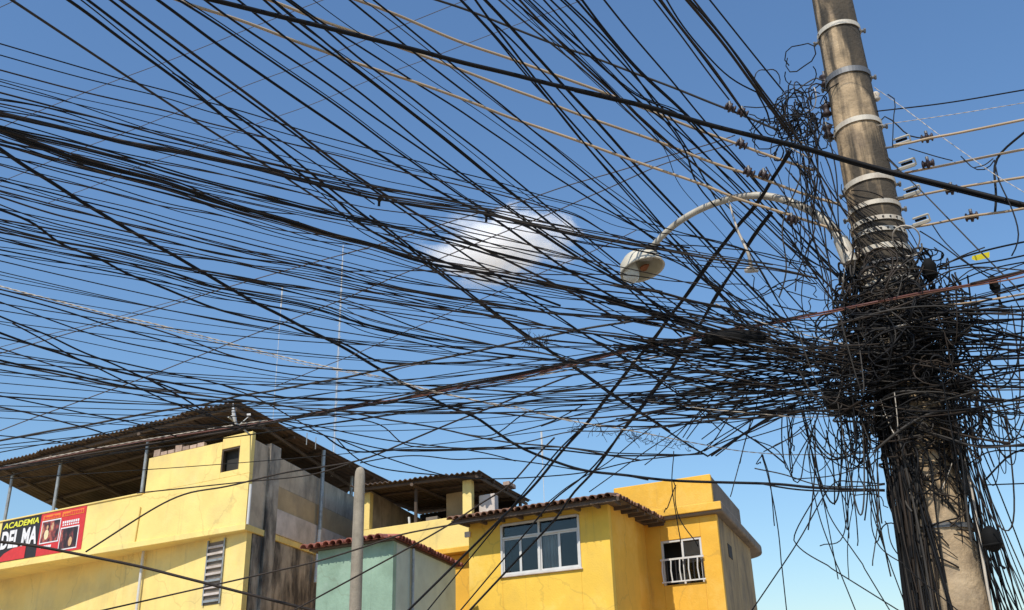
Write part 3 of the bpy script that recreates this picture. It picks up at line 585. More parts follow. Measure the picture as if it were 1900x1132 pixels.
def band(py, h, m, holes=0, lug=True, tilt=0.0):
    z0 = zaxis(py); mb = MB(); n = 44; R = prad(z0) + 0.006
    vs = []
    for r, z in ((R, -h / 2), (R + 0.006, -h / 2), (R + 0.006, h / 2), (R, h / 2)):
        for t in range(n):
            a = t * 2 * math.pi / n; vs.append((PX + r * math.cos(a), PY + r * math.sin(a), z0 + z + tilt * math.cos(a - VIEW_A - 1.57) * R))
    mb.add(vs, [(k * n + j, k * n + (j + 1) % n, ((k + 1) % 4) * n + (j + 1) % n, ((k + 1) % 4) * n + j) for k in range(4) for j in range(n)])
    o = mb.build('band', m, pole)
    for k in range(holes):
        a = VIEW_A - 1.1 + 2.2 * k / max(1, holes - 1); c = np.array([PX + (R + 0.007) * math.cos(a), PY + (R + 0.007) * math.sin(a), z0 + tilt * math.cos(a - VIEW_A - 1.57) * R])
        d = np.array([math.cos(a), math.sin(a), 0]); b2 = MB(); b2.tube([c, c + d * 0.003], 0.008, 8); b2.build('bolt_hole', M['dark'], o)
    if lug:
        for s_ in (-1, 1):
            a = VIEW_A + s_ * 1.75; d = np.array([math.cos(a), math.sin(a), 0]); c = np.array([PX, PY, z0]) + d * (R + 0.006)
            b2 = MB(); b2.tube([c - d * 0.01, c + d * 0.03], 0.013, 8); b2.tube([c + d * 0.022, c + d * 0.036], 0.021, 6); b2.build('bolt', M['darkband'], o)
    return o
band(66, 0.04, M['band'], 1); band(152, 0.05, M['darkband'], 1); band(243, 0.043, M['band'], 1, tilt=0.03); band(350, 0.043, M['band'], 1, tilt=0.03)
band(396, 0.036, M['band'], 0, tilt=0.02); band(425, 0.035, M['band'], 9, False); band(445, 0.035, M['band'], 10, False, -0.03); band(476, 0.045, M['band'], 0)
band(502, 0.02, M['darkband'], 0, False); band(516, 0.03, M['band'], 6, False); band(536, 0.03, M['band'], 5, False, 0.05); band(585, 0.03, M['band'], 0, False); band(985, 0.03, M['darkband'], 0, False)
# small insulator rack high on the right side
rk = at_pole(1617, 170, -0.02)
mb = MB(); mb.tube([at_pole(1600, 162, -0.05), rk, rk + np.array([0.02, -0.02, -0.1])], 0.012, 8); mb.build('rack_pin', M['darkband'], pole)
mb = MB(); mb.tube([rk + np.array([0.02, -0.02, z]) for z in (-0.10, -0.085, -0.065, -0.045, -0.025)], [0.018, 0.03, 0.02, 0.032, 0.02], 12); mb.build('rack_insulator', M['whitecable'], pole, True)
for py in (205, 245, 150):   # reddish spool insulators on the left
    c = at_pole(1533 + (py - 200) * 0.05, py, 0.02); mb = MB()
    mb.tube([c + np.array([0, 0, z]) for z in (-0.055, -0.04, -0.02, 0, 0.02, 0.04, 0.055)], [0.02, 0.042, 0.03, 0.022, 0.03, 0.042, 0.02], 14); mb.build('spool_insulator', M['insul'], pole, True)
    mb = MB(); mb.tube([c + np.array([0, 0, -0.09]), c + np.array([0, 0, 0.09]), at_pole(1545, py - 12, 0.05)], 0.009, 6); mb.build('spool_bolt', M['darkband'], pole)

# ------------------------------------------------------------------ street lamp
lamp = tag(empty('street_lamp', tuple(at_pole(1575, 475))), 'old street lamp with white curved arm and rust-stained oval shade left of pole', 'street lamp')
arm_px = [(1590, 500, 7.56), (1568, 462, 7.64), (1545, 425, 7.74), (1515, 398, 7.84), (1475, 378, 7.95), (1435, 366, 8.05), (1395, 363, 8.13), (1350, 370, 8.2), (1305, 386, 8.25), (1265, 408, 8.28), (1235, 432, 8.3), (1210, 458, 8.3)]
def spline(P, n):
    P = np.asarray(P, float); P = np.vstack([2 * P[0] - P[1], P, 2 * P[-1] - P[-2]]); out = []
    for i in range(1, len(P) - 2):
        for t in np.arange(n) / n:
            a, b, c, d = P[i - 1:i + 3]
            out.append(0.5 * (2 * b + (c - a) * t + (2 * a - 5 * b + 4 * c - d) * t * t + (3 * b - a - 3 * c + d) * t ** 3))
    out.append(P[-2]); return np.array(out)
AP = spline([at_dist(*p) for p in arm_px], 5)
mb = MB(); mb.tube(AP, np.linspace(0.036, 0.025, len(AP)), 14); mb.build('arm', M['arm'], lamp, True)
hc = at_dist(1191.5, 499, 8.3); te = (EYE - hc) / np.linalg.norm(EYE - hc)
dn = 0.5 * te + 0.866 * (0.33 * _R - 0.94 * _U); dn /= np.linalg.norm(dn)          # out of the mouth: down and towards the street
e1 = -0.94 * _R - 0.33 * _U; e1 -= dn * np.dot(e1, dn); e1 /= np.linalg.norm(e1); e2 = np.cross(dn, e1); e2 = -e2 if e2[2] > 0 else e2
K = 28
def ring(c, a, b): return [c + e1 * a * math.cos(t * 2 * math.pi / K) + e2 * b * math.sin(t * 2 * math.pi / K) for t in range(K)]
def lathe(name, rings, m, smooth=True, cap0=False, cap1=False):
    vs = sum(rings, []); fs = [(k * K + j, k * K + (j + 1) % K, (k + 1) * K + (j + 1) % K, (k + 1) * K + j) for k in range(len(rings) - 1) for j in range(K)]
    if cap0: fs.append(tuple(range(K))[::-1])
    if cap1: fs.append(tuple((len(rings) - 1) * K + j for j in range(K)))
    return mesh_obj(name, vs, fs, m, lamp, smooth)
hb = hc
lathe('shade', [ring(hb - dn * d, a, b) for d, a, b in ((0.165, 0.02, 0.02), (0.16, 0.07, 0.07), (0.13, 0.125, 0.12), (0.075, 0.172, 0.168), (0.0, 0.192, 0.188), (-0.014, 0.197, 0.193), (-0.014, 0.184, 0.18), (0.0, 0.18, 0.176))], M['lamp'], cap0=True)
lathe('reflector', [ring(hb - dn * d, a, b) for d, a, b in ((0.0, 0.18, 0.176), (0.055, 0.155, 0.15), (0.10, 0.11, 0.105), (0.12, 0.03, 0.03))], M['reflector'], cap1=True)
lathe('glass_bowl', [ring(hb + e1 * 0.105 - dn * d, a, b) for d, a, b in ((0.06, 0.07, 0.085), (0.0, 0.075, 0.09), (-0.05, 0.068, 0.08), (-0.085, 0.045, 0.05), (-0.095, 0.015, 0.02))], M['glassy'], cap1=True)
v = [hb - dn * 0.045 + e1 * x + e2 * y for x, y in ((-0.075, 0.05), (-0.045, 0.125), (0.0, 0.13), (0.01, 0.06), (-0.03, 0.03))]
mesh_obj('rust_patch', v + [p - dn * 0.012 for p in v], [(0, 1, 2, 3, 4), (9, 8, 7, 6, 5)] + [(i, i + 5, (i + 1) % 5 + 5, (i + 1) % 5) for i in range(5)], M['rust'], lamp)
sk = hb - dn * 0.115 - e1 * 0.10
mb = MB(); mb.tube([AP[-1], AP[-1] * 0.45 + sk * 0.55, sk, hb - dn * 0.12 + e1 * 0.0], [0.036, 0.045, 0.055, 0.04], 14); mb.build('neck', M['arm'], lamp, True)
mb = MB(); mb.tube([AP[-1] * 0.9 + sk * 0.1, AP[-1] * 0.6 + sk * 0.4], 0.05, 14); mb.build('clamp', M['darkband'], lamp)
mb = MB(); mb.tube([at_dist(1578, 490, 7.5), at_dist(1560, 445, 7.62)], 0.055, 14); mb.build('wall_socket', M['band'], lamp)
# fallen strap hanging from the arm
hk = spline([at_dist(*p) for p in ((1352, 372, 8.15), (1357, 390, 8.1), (1368, 425, 8.0), (1378, 448, 7.95), (1388, 470, 7.9), (1393, 490, 7.9), (1394, 503, 7.9))], 4)
mb = MB(); mb.tube(hk, np.linspace(0.006, 0.016, len(hk)), 6); mb.tube([at_dist(1383, 502, 7.9), at_dist(1392, 500, 7.88), at_dist(1407, 503, 7.9)], [0.02, 0.03, 0.01], 8)
tag(mb.build('hanging_strap', M['whitecable'], None, True), 'pale bent strap dangling under the street lamp arm', 'strap')

# ------------------------------------------------------------------ cables
WIRES = """S 5 23,1 88,44 237,143 320,196 347,216 405,251 458,285 488,304 532,329 555,347 585,366 634,396 672,419 732,453 790,490 827,517
S 6 127,0 159,21 208,60 290,120 320,141 355,168 391,198 451,244 470,254 539,310 571,333 610,359 640,377 663,421 693,434 732,449
S 3.5 320,135 355,155 387,177 419,198
S 5 163,0 230,51 320,122 391,180 419,200 467,235 504,262 567,313 597,340 620,355 640,371 672,400 711,423 753,455 787,485 810,499 827,515 852,536 884,557 916,584 983,627 1001,639 1045,671 1066,681 1130,731 1183,764 1207,777 1239,800 1272,823 1293,838 1314,847
S 4.5 686,400 716,421 758,454 792,483 815,498 833,514 857,535 889,556 921,583 987,627 1006,639 1048,671 1070,680 1134,730 1186,763 1211,777 1243,800
S 4.5 205,0 320,87 435,168 479,200 514,225 544,246 580,274 613,301 634,316 675,340 702,357 725,375 757,398 778,407 813,439 856,467 882,487 905,499 926,513 960,538 999,563 1029,582 1054,600 1073,612 1110,641 1137,653 1163,665 1199,690 1221,706 1257,731 1307,762 1346,784 1387,808 1427,833 1456,860
S 6 224,0 320,71 440,161 493,200 520,221 550,243 585,272 619,298 640,313 679,338 705,355 739,378 781,400 810,419 831,432 884,457 930,476 960,495 995,508 1025,527 1059,541 1114,573 1160,600
S 6 293,0 320,19 400,80 497,147 574,200 640,244 693,280 757,320 792,341 834,368 868,384 923,405 944,427 978,449 1022,481 1052,501 1073,513 1108,536 1130,548 1190,577 1225,587
S 4.5 331,0 373,25 433,65 532,133 631,200 702,255 755,294 817,336 877,380 905,396 992,423 1034,457 1084,485 1119,506 1154,522 1181,538 1207,559 1236,577
S 4.5 380,0 426,34 559,122 640,178 668,200 739,248 808,295 834,315 857,327 889,352 916,370 960,400 978,411 1006,434 1031,451 1070,474 1108,501 1154,527 1186,541 1213,559
S 4.5 442,0 472,25 532,71 585,113 640,150 704,200 781,265 834,306 856,322 901,355 960,396 981,409 1011,432 1036,449 1075,472 1112,497 1147,513 1181,538
S 5 490,0 525,32 550,51 596,87 624,104 684,148 750,200 820,255 891,313 923,340 954,364 987,386 1006,400 1031,423 1059,446 1091,474 1130,502 1154,524
S 4.5 507,0 537,27 574,53 620,93 640,111 686,147 751,198 822,253 893,311 924,338 956,363 989,384 1013,414 1045,434 1064,446 1094,471 1114,487 1151,506 1184,538
S 4.5 532,0 571,27 601,51 640,87 684,124 711,140 787,200 834,239 896,285 960,338 983,355 1013,384 1036,400 1064,421 1080,434 1098,446 1130,476 1154,495 1181,513 1211,536 1236,554
S 4.5 649,0 753,85 781,108 852,163 901,200 960,246 1040,306 1084,341 1128,375 1158,400 1176,418 1214,448 1250,458 1280,460
S 4 693,0 725,25 817,101 848,127 937,200 960,219 987,241 1059,299 1087,325 1137,363 1186,400 1207,425 1236,435 1257,457 1269,471
S 4 539,0 576,28 610,51 640,69 737,131 781,161 848,200 905,242 960,276 997,308 1059,345 1101,375 1146,400 1190,425 1216,446
S 4 854,0 882,30 923,72 960,122 976,141 1018,186 1034,200 1082,265 1126,313 1149,338 1181,373 1207,400
S 4 856,0 886,30 926,74 958,110 974,131 1018,184 1075,258 1119,306 1140,334 1172,370 1200,400
S 5 882,0 909,39 949,88 987,141 1004,159 1036,200 1059,225 1101,272 1142,317 1163,341 1193,377 1213,400
S 7 900,0 940,41 960,65 1022,133 1040,154 1084,200 1114,232 1172,299 1190,320 1221,352 1267,400
S 4 905,35 937,58 960,85 1022,150 1066,200 1110,251 1147,288 1183,324 1253,396
S 4 926,0 960,30 1013,74 1066,115 1119,163 1146,186 1186,228 1225,267 1260,299
S 4 951,0 992,35 1045,81 1075,108 1128,157 1154,186 1190,225 1243,269 1264,285 1320,330 1350,357 1367,371 1392,388 1413,410 1434,431 1470,463 1487,480 1516,493
S 5 964,0 995,34 1020,58 1055,95 1101,140 1151,184 1199,227 1246,271 1269,287 1328,341 1353,358 1381,378 1420,417 1452,447 1479,473
S 4 981,0 1020,39 1066,80 1101,110 1137,143 1172,173 1188,191 1258,201 1293,244 1328,279
S 4 1009,0 1059,55 1091,99 1107,113 1160,164 1190,194 1263,244 1298,279 1335,313
S 4 1022,0 1066,42 1137,122 1163,148 1211,198 1251,242 1270,274 1291,298 1272,327 1311,364 1353,413
S 4 1041,0 1084,39 1137,99 1163,127 1186,147 1207,177 1229,200 1268,247 1298,275 1332,311 1364,346 1399,383 1431,413 1470,450 1498,484
S 4 1052,4 1110,58 1147,94 1168,120 1184,147 1216,194 1256,244 1286,293 1307,335 1339,388 1367,427 1399,482
S 5 1070,0 1110,46 1147,90 1172,122 1207,154 1260,200 1282,219 1311,261 1353,307 1374,332 1394,355 1426,392 1461,434 1491,477
S 5 1080,0 1115,48 1154,95 1181,127 1211,155 1264,200 1293,235 1339,267 1381,313 1399,332 1417,358 1459,410 1501,455
S 4 1121,0 1172,64 1259,164 1280,193 1305,222 1339,261 1387,313 1410,348 1441,376
S 4 1213,0 1280,87 1302,120 1353,185
S 5 1223,0 1280,74 1316,120 1353,173 1381,205 1399,247 1418,256
S 4 1227,0 1260,48 1280,71 1320,120 1360,178 1374,198
S 4 1237,0 1250,28 1278,65 1328,120 1339,138 1360,155 1404,171
S 7 1274,0 1346,85 1395,155 1420,189 1443,215 1461,244 1470,260
S 5 1280,0 1355,85 1401,157 1424,187 1447,214 1466,244
S 4 1287,0 1381,120 1417,173 1448,208 1477,254 1505,297 1523,327 1540,353
S 4 1317,0 1413,120 1454,170
S 4 1404,171 1422,205 1429,230
SL 7 -11,269 53,313 88,333 138,366 194,400 254,435 297,460 320,472 369,501 405,522 444,545 475,563 520,584 548,600 594,623 640,646 707,687 732,699 748,715 774,722 799,738 824,752 852,763 880,771 919,800 966,831 1045,862 1093,875 1156,881 1250,892 1440,898 1495,904 1578,908 1642,910
SL 5 0,389 41,404 71,419 101,446 127,460 177,476 235,508 274,522 320,541 391,570 440,584 490,596 527,600 550,611 574,621 640,637 663,651 702,672 764,676 817,674 887,671 960,660
L 3 -7,79 226,147 320,171 369,186 412,196 511,225 555,241 640,264 684,276 760,295 838,317 919,336 960,348 995,361 1022,368 1059,377 1142,398 1176,425 1207,432 1280,437
L 3.5 -7,128 155,171 320,208 369,225 447,242 484,253 576,276 640,292 755,322 799,331 887,352 940,364 1034,391 1084,400 1119,435 1190,449
L 2.5 -7,149 124,187 159,200 258,234 320,255 382,271 454,290 479,297 569,318
L 5 -7,170 58,187 106,200 177,218 256,239 320,257 396,278 465,294 488,301 543,311 589,324 640,334 675,341 705,350 764,359 852,377 896,387 960,396
L 3 -35,181 92,200 194,234 239,248 320,265 373,276 461,295 640,338 711,354 799,370 887,387
L 3.5 -7,191 41,200 88,212 177,232 230,246 320,265 391,280 458,299 497,310 559,327 638,345 711,363 799,377
L 3 -7,204 71,216 159,235 265,260 320,272 408,295 497,317
L 7 -7,208 62,225 124,239 194,255 256,269 320,279 391,294 461,308 511,320 550,333 599,345 640,355 675,366 705,371 753,377 817,387 905,396 960,414 1013,421 1045,430 1101,441 1154,451 1207,460 1260,469 1284,475 1328,482 1381,489 1452,501 1487,508 1516,517
L 4 -7,211 62,227 124,242 194,258 256,272 320,282 391,297 461,311 511,324 550,335 640,355 753,380 817,390 905,406 960,416 1013,423 1045,434 1101,444 1172,462 1216,472 1252,481 1280,499 1339,540 1364,551
L 4 -7,206 124,237 256,267 320,276 444,302 550,329 640,352 753,374 905,393 960,411 1013,418 1101,438 1207,457 1284,471 1364,482 1434,491
L 3 -7,219 62,239 124,257 186,276 265,292 320,304 391,318 461,336 523,350
L 3 186,257 320,288 426,315 497,334 548,347 603,357 693,414 764,430 834,444
L 6 -7,234 53,251 115,264 177,280 247,299 320,324 373,336 419,348 461,359 514,371 585,391 620,396 688,409 725,418 781,432 817,441 870,451 901,465 960,481 1004,492 1059,504 1119,520 1172,536
L 5 -7,232 53,247 115,258 177,274 247,294 320,317 373,333 419,344 461,354 514,367 585,386 620,393 693,416 764,428 834,442 905,465 960,478 1048,499
L 4 -7,236 53,255 115,268 177,283 247,302 320,322 391,341 461,361 550,384 640,405 725,421 817,444 901,469
L 8 -7,239 62,265 115,285 177,304 230,317 320,340 364,357 408,375 453,389 550,414 585,428 640,442 702,457 755,478 790,488 817,494 870,501 916,508 960,518 1013,527 1066,536 1101,545 1154,561 1190,573 1236,582 1280,596
L 5 -7,244 62,269 115,288 177,308 230,320 320,341 364,361 408,378 461,391 541,416 581,430 638,444 702,460 755,480 790,490 960,518 1013,531 1066,540 1101,548 1154,564 1190,577
L 5 -7,238 62,261 115,280 177,299 230,311 320,333 364,352 408,370 453,385 555,412 589,426 640,440 702,453 755,475 960,511 1013,524 1084,538 1137,540 1181,547
L 4 -7,267 71,288 124,302 177,317 247,336 320,355 382,377 444,393 467,400 532,416 576,430 638,446 693,458
L 3 -7,265 71,285 124,299 177,313 247,332 320,350 382,370 444,386 497,394
L 3 88,294 159,310 230,327 320,347 382,366 444,384
L 3 -7,289 53,299 110,313 159,325 212,336 320,361 382,378 444,394
L 3 106,301 159,315 230,332 320,352 382,372 444,390 497,400
L 3 110,313 134,320 177,329 230,340 320,363 382,380 426,391 461,400
L 3 -7,304 44,320 99,334 168,348 247,370 320,387 400,397 479,418 541,432 603,435
L 3.5 -7,333 120,364 159,375 265,400 320,418 408,439 470,455 550,474 640,494 728,515 799,529 861,538 923,548 960,555 1031,570 1119,582
L 3 -7,343 99,370 177,389 221,400 320,428 444,460 541,485 640,499 711,527 781,541 870,555 960,570
L 3.5 -7,352 88,377 177,400 247,421 320,437 426,462 497,480 567,494 640,513 728,534 834,555 905,564 960,571 992,578 1084,584 1172,591 1225,593
L 5 -7,363 65,387 106,400 159,411 203,423 254,434 320,449 391,469 461,481 532,488 603,502 640,513 711,531 799,547 905,561
L 4 -7,406 65,419 124,430 194,444 247,455 283,465 320,471 382,478 444,490 514,506 567,517 640,534
L 3 -7,377 62,404 124,421 194,437 265,451 320,461 382,474 444,487 514,502 640,527 728,552 817,571
L 3 -7,413 71,432 124,442 194,458 265,476 320,492 373,501 444,513
L 4 -7,419 53,435 99,446 159,457 212,465 283,485 320,495 373,502 426,511 470,522 532,527 585,536 640,548 693,555 764,566 852,578 923,587 960,593
L 3 -7,423 71,442 141,455 212,468 283,487 373,506 444,518 514,529 640,543 693,552 764,562 870,577
L 5 -7,430 44,439 85,448 138,464 177,474 230,487 320,504 364,524 405,534 461,547 514,557 550,563 594,573 640,591 672,600 737,616 764,621 834,632 861,635
L 3 -7,439 71,460 159,478 230,490 320,511 382,533 444,541 532,557 596,571 640,580 658,604 728,618 799,634
L 3 -7,444 58,458 141,474 194,481 265,499 320,515 391,540 479,554 567,570
L 3.5 -7,462 159,495 239,511 320,527 400,545 475,561 514,571 585,586 640,598 693,611 746,619 799,634 870,649 960,662 1013,665 1084,676
L 3.5 467,524 523,536 585,554 640,561 688,577 746,596 764,609 834,623 887,637 932,642 960,648 995,651 1048,665
L 3 479,524 567,541 640,555 720,584 781,594 852,609 905,618 960,627 1013,637 1101,653 1172,658
L 3 640,577 711,600 773,611 834,623 923,641 960,651 1013,655 1066,671
L 3 640,534 728,547 817,564 905,578 960,586 1031,611 1119,621 1207,637
L 3 640,524 711,541 799,554 887,568 960,573 1031,584 1119,589 1207,594
L 3 711,540 799,564 887,582 960,600 1057,618 1137,621 1207,634
L 3 675,555 764,570 843,596 905,614 960,625 1013,632 1101,639 1172,644
L 3 693,575 781,587 861,598 923,609 960,614 1013,607 1101,619 1190,632
L 3 792,502 870,504 960,506 1013,510 1137,509 1190,511 1240,524 1311,523
L 3 697,503 792,502
L 3 799,404 870,423 960,446 1013,467 1084,481 1137,492 1190,504 1243,515 1280,527
L 3 817,418 887,435 960,449 995,458 1048,471 1084,483
L 3 852,430 905,451 960,467 1013,480 1084,495 1137,513
L 3 760,448 817,469 870,483 923,495 960,510 1031,531 1084,547 1137,577
L 3 711,457 781,474 852,494 940,522 1013,534 1101,555
L 3 1024,414 1075,425 1137,435 1190,446 1240,484 1293,491 1364,499
L 3 1075,451 1119,458 1172,462
L 3 1240,455 1293,454 1346,463 1399,464 1470,484 1505,491
L 3 1311,443 1364,455 1417,477 1470,487 1516,496
L 3 1249,427 1284,438 1346,454
L 5 1181,536 1216,538 1243,543 1269,557 1302,563 1339,567 1381,579 1417,593 1434,602
L 4 1172,536 1225,541 1260,554 1302,567 1346,570 1399,586 1431,600
L 4 960,575 995,578 1048,584 1137,587 1207,589 1243,586 1275,584 1328,600 1381,607
L 4 960,600 1013,604 1066,612 1119,616 1172,623 1225,630
L 3 995,607 1066,621 1119,635 1154,653
L 3 1048,600 1084,619 1119,641 1147,655 1181,676 1207,695
L 3 1084,618 1119,623 1181,630 1216,637
L 3 1013,630 1084,637 1154,642 1207,646 1260,653 1275,687 1346,695 1417,706
L 3 1040,658 1101,680 1172,687 1225,694 1275,706 1328,711 1399,717
L 3 1101,678 1163,683 1207,688 1260,697 1311,708 1381,711 1452,713
L 3 1179,678 1207,692 1252,720 1280,745
W 6 -7,529 44,543 124,563 212,586 265,596 373,623 426,637 497,655 567,672 640,687 684,695 737,706 781,720 817,729 870,740 916,750 960,755 1013,770 1066,782 1119,791 1154,796 1320,828 1381,838 1470,844 1549,842 1580,843 1634,838
W 4 -7,535 44,548 124,567 212,590 265,601 373,627 426,642 497,659 567,677 640,690 684,698 737,709 781,722 817,731 870,741 916,752 960,759 1013,771 1066,784
M 3.5 -7,543 71,563 159,589 187,600 320,637 391,655 444,664 514,678 585,683 640,687
M 3.5 62,552 159,577 230,594 320,621 378,641 417,658 444,664
M 3 -7,558 106,598 150,614 221,634 320,653 408,671 497,688 585,701 640,702 702,708 764,715 817,717
M 4 -7,584 30,600 71,614 106,630 159,657 203,671 256,697 300,713
M 3.5 23,600 80,630 113,649 138,665 177,680 226,706 265,722 293,738 336,754
M 5 -7,615 58,639 133,662 168,676 212,688 270,701 320,711 382,722 444,733 497,737 640,741 720,745 799,750 826,752
M 3.5 -7,625 35,634 80,644 124,655 177,664 230,674 300,690 373,704 426,718 474,727
M 3 -7,644 64,667 141,690 212,706 265,717 320,724 373,733 444,743 497,750 550,757 603,759 667,764 799,764 870,764 923,755 960,748
M 5 -7,667 53,681 124,692 177,706 230,717 320,733 355,740 408,747
M 4 -7,674 71,687 159,706 230,720 320,727 355,732 426,740 497,748
M 3 -7,685 53,695 106,706 177,717 212,725 283,738 320,747 347,752
M 3 -7,733 76,750 120,759 159,768 212,777 256,786
M 3.5 -7,754 53,766 88,775 145,791 182,798 223,818
M 2.5 -3,808 73,815 118,821 184,834
M 4 313,724 355,747 378,763 396,777
M 3 467,734 497,748 525,766 541,775
M 4 640,763 711,778 773,787 840,800 887,812 966,824 1017,827 1077,834 1134,846
M 3 605,770 720,789 738,827 833,830 900,834
M 3 879,722 914,724 960,729 1022,740 1066,736 1119,733 1181,731 1225,722 1280,706
M 4 880,766 923,766 960,771 1018,777 1066,777 1119,775 1168,770 1225,761 1280,750
M 3 563,786 706,815 830,830 900,840
M 3 579,802 668,824 738,837 900,834 1042,829 1124,840 1250,843 1307,842 1346,784
M 3 681,864 830,883 919,889 1074,879 1124,868 1172,856 1235,848
M 4 649,840 738,834 818,835 900,830 935,831 1042,835 1124,845 1250,845
M 3 668,859 738,846 802,846 846,856 900,849 1014,862 1093,876 1156,881 1203,891
M 3 674,834 764,865 849,888
M 3 840,800 919,812 978,761 1114,750 1146,743
M 3 960,727 1066,726 1119,713 1190,694 1243,687 1280,678
M 3 960,747 1004,740 1031,738 1119,735 1181,730 1225,722 1280,713
M 3 1048,775 1098,764 1138,752 1225,740 1280,727 1346,717
M 3 960,800 1004,791 1031,780
M 3 966,824 1061,799 1124,802 1203,794 1298,783 1346,740 1417,704
M 3 960,750 1013,741 1084,743 1146,744 1190,740 1243,740
M 3 1163,791 1190,794 1260,787 1293,780 1364,764 1417,752 1452,745
M 3 1119,786 1172,770 1236,761 1280,755 1328,734 1374,711
M 4 1181,777 1225,761 1260,755 1302,762 1320,768
M 3 1240,736 1293,722 1346,720 1381,713
M 3 1258,731 1328,713 1399,704
RT 1.6 -7,17 21,4 35,-4
RT 1.6 -7,341 44,320 71,310 95,299 118,288 193,260 230,248 261,235 320,211 352,200 400,182 433,168 493,145 559,122 603,104 640,90 675,76 714,58 746,48 833,12 852,5
RT 1.6 -7,242 18,228 53,214 88,200 159,171 221,147 290,122 320,110 359,95 435,64 497,39 541,23 567,12 594,2
RT 1.5 85,378 141,357 168,348 198,336 265,304 320,290 380,267 435,246 493,223 564,200 640,168 681,150 737,129 785,113 820,99 875,78 921,60 987,35 1031,19 1059,9 1080,0
RT 2.5 -7,658 58,639 150,612 186,604 244,587 320,566 378,547 417,534 461,522 497,511 528,502 567,492 638,471 675,462 746,441 781,428 817,418 870,400 960,377 1048,345 1101,331 1172,310 1207,299 1253,285 1302,272 1355,256 1364,251
RT 1.5 -7,646 88,621 177,600 247,580 320,559 373,545
RT 2.5 -7,802 76,770 120,755 200,725 244,710 272,699 320,680 378,657 426,637 523,600 567,582 603,568 640,555 691,531 734,513 794,490 834,472 870,458 914,439 960,421 1036,391 1062,377 1119,354 1165,333 1207,313 1243,299 1302,284 1346,270 1360,268
RT 2 511,717 555,699 610,676 640,665 675,651 739,621 894,555 944,533 1013,502 1066,481 1119,458 1181,427
RT 2 633,474 667,464 682,462
RT 2.5 720,690 757,680 799,672
RB 5 -53,828 102,798 147,792 221,777 320,759 373,752 444,734 497,727 585,710 640,701 711,685 781,672 879,653 960,634 995,628 1040,619 1101,607 1207,591 1243,582
RR 4 -10,872 210,829 445,791 532,777 603,764 640,755 711,745 781,733 852,718 960,699 1059,676 1119,662 1172,648 1225,639 1275,630 1320,620 1381,609 1434,600 1470,591 1516,582 1551,575 1651,555 1704,544 1766,534 1801,528 1854,518 1905,504
RK 5 -10,873 210,835 445,797 532,779 603,767 640,758 711,748 781,730 852,715 960,696 1059,673 1119,659 1172,645 1225,636 1275,627 1320,616 1381,607
RO 3 640,760 711,748 781,735 852,721 960,703 1059,679 1119,664 1172,650 1225,642 1275,634 1364,607 1434,602 1470,594 1516,586 1551,578 1598,568 1651,557 1704,547 1766,536 1801,531 1880,518 1905,512
RK 4 541,774 603,761 640,755 711,740 781,727 852,711 960,693 1059,671 1119,657 1434,597 1470,589 1516,580
RW 3 -10,869 210,826 445,787 497,780
RK 3 711,750 781,740 852,724 960,707 1013,688 1066,680 1137,678 1172,671 1225,662 1275,651 1328,639
RW 3 960,704 1066,685 1119,674 1172,671 1225,660 1280,651 1293,648
RK 6 1801,527 1854,514 1905,502
RM 4 159,1024 320,925 421,903 523,878 581,869 673,853 751,821 871,771 905,759 932,748 960,736 983,727 1022,711 1066,695
RM 3 254,915 455,894 579,881 681,849
RM 6 -13,1004 64,1013 159,1031 254,1050 318,1066
RM 4 515,1059 595,1040 706,1005 738,993 859,970 900,964
RM 4 681,1059 738,1028 833,974 900,929 944,903 988,853 1029,812
T 8 1466,282 1452,305 1438,323 1422,351 1399,388 1371,415 1346,450 1327,473 1311,496 1275,547 1258,568 1236,596 1213,632 1186,660 1170,681 1151,708 1131,731 1107,764 1087,789 1045,834 992,900 935,957 872,1020 808,1083
T 5 1463,279 1445,313 1433,334 1418,355 1395,388 1367,418 1342,452 1323,474 1297,510 1273,546 1209,632 1183,662 1167,682 1147,709 1128,732 1103,765 1084,790 1039,832 985,898
T 7 1431,394 1410,420 1388,452 1374,480 1355,510 1332,542 1318,565 1307,590 1259,664 1243,688 1225,706 1207,731 1186,761 1160,791 1102,875 1061,916 1036,957 947,1052
T 5 1433,395 1412,422 1390,454 1260,665 1245,689 1210,732 1189,762 1162,792 1093,875 1029,925 992,969
F 9 387,-2 461,16 532,34 585,46 640,60 711,78 781,95 852,115 960,140 1004,152 1048,163 1101,173 1154,187 1207,198 1282,222 1364,244 1417,256 1487,272 1560,293 1654,319 1750,342 1909,382
F 5 1066,169 1101,177 1154,190 1207,201 1282,226 1364,246 1417,260 1487,276 1560,298 1654,324 1750,348 1909,388
G 5.5 327,-1 355,11 415,27 475,48 532,71 606,97 640,110 681,124 764,150 834,175 893,196 923,211 960,223 1080,264 1151,290 1197,306 1280,334 1311,344 1346,360 1367,371 1417,383 1479,404 1560,429
G 5.5 497,-1 550,19 601,41 640,53 675,65 778,101 848,127 960,170 1013,187 1038,200 1110,225 1234,267 1260,278 1302,295 1346,311 1381,320 1426,335 1479,357 1560,380
G 5.5 656,-2 716,19 764,39 852,78 940,106 981,122 1013,133 1066,152 1137,178 1284,237 1328,253 1371,268 1443,295 1510,316
G 4.5 804,-2 870,19 923,41 960,55 1040,87 1101,106 1172,134 1260,166 1280,175 1342,200 1378,212 1399,224 1445,242
H 3 1622,207 1757,191 1905,166
HW 2 1626,233 1771,212 1905,190
HB 5 1658,270 1693,265 1721,256 1757,251 1905,221
HB 5 1679,321 1704,316 1757,306 1810,295 1905,276
HB 5 1661,372 1712,361 1790,346 1905,328
HB 5 1661,426 1725,417 1801,401 1859,394 1905,386
H 4 1739,496 1785,477 1852,459 1905,448
H 3.5 1741,500 1801,491 1852,484 1905,473
HW 2 1622,162 1668,194 1757,261 1810,298 1836,318 1909,362
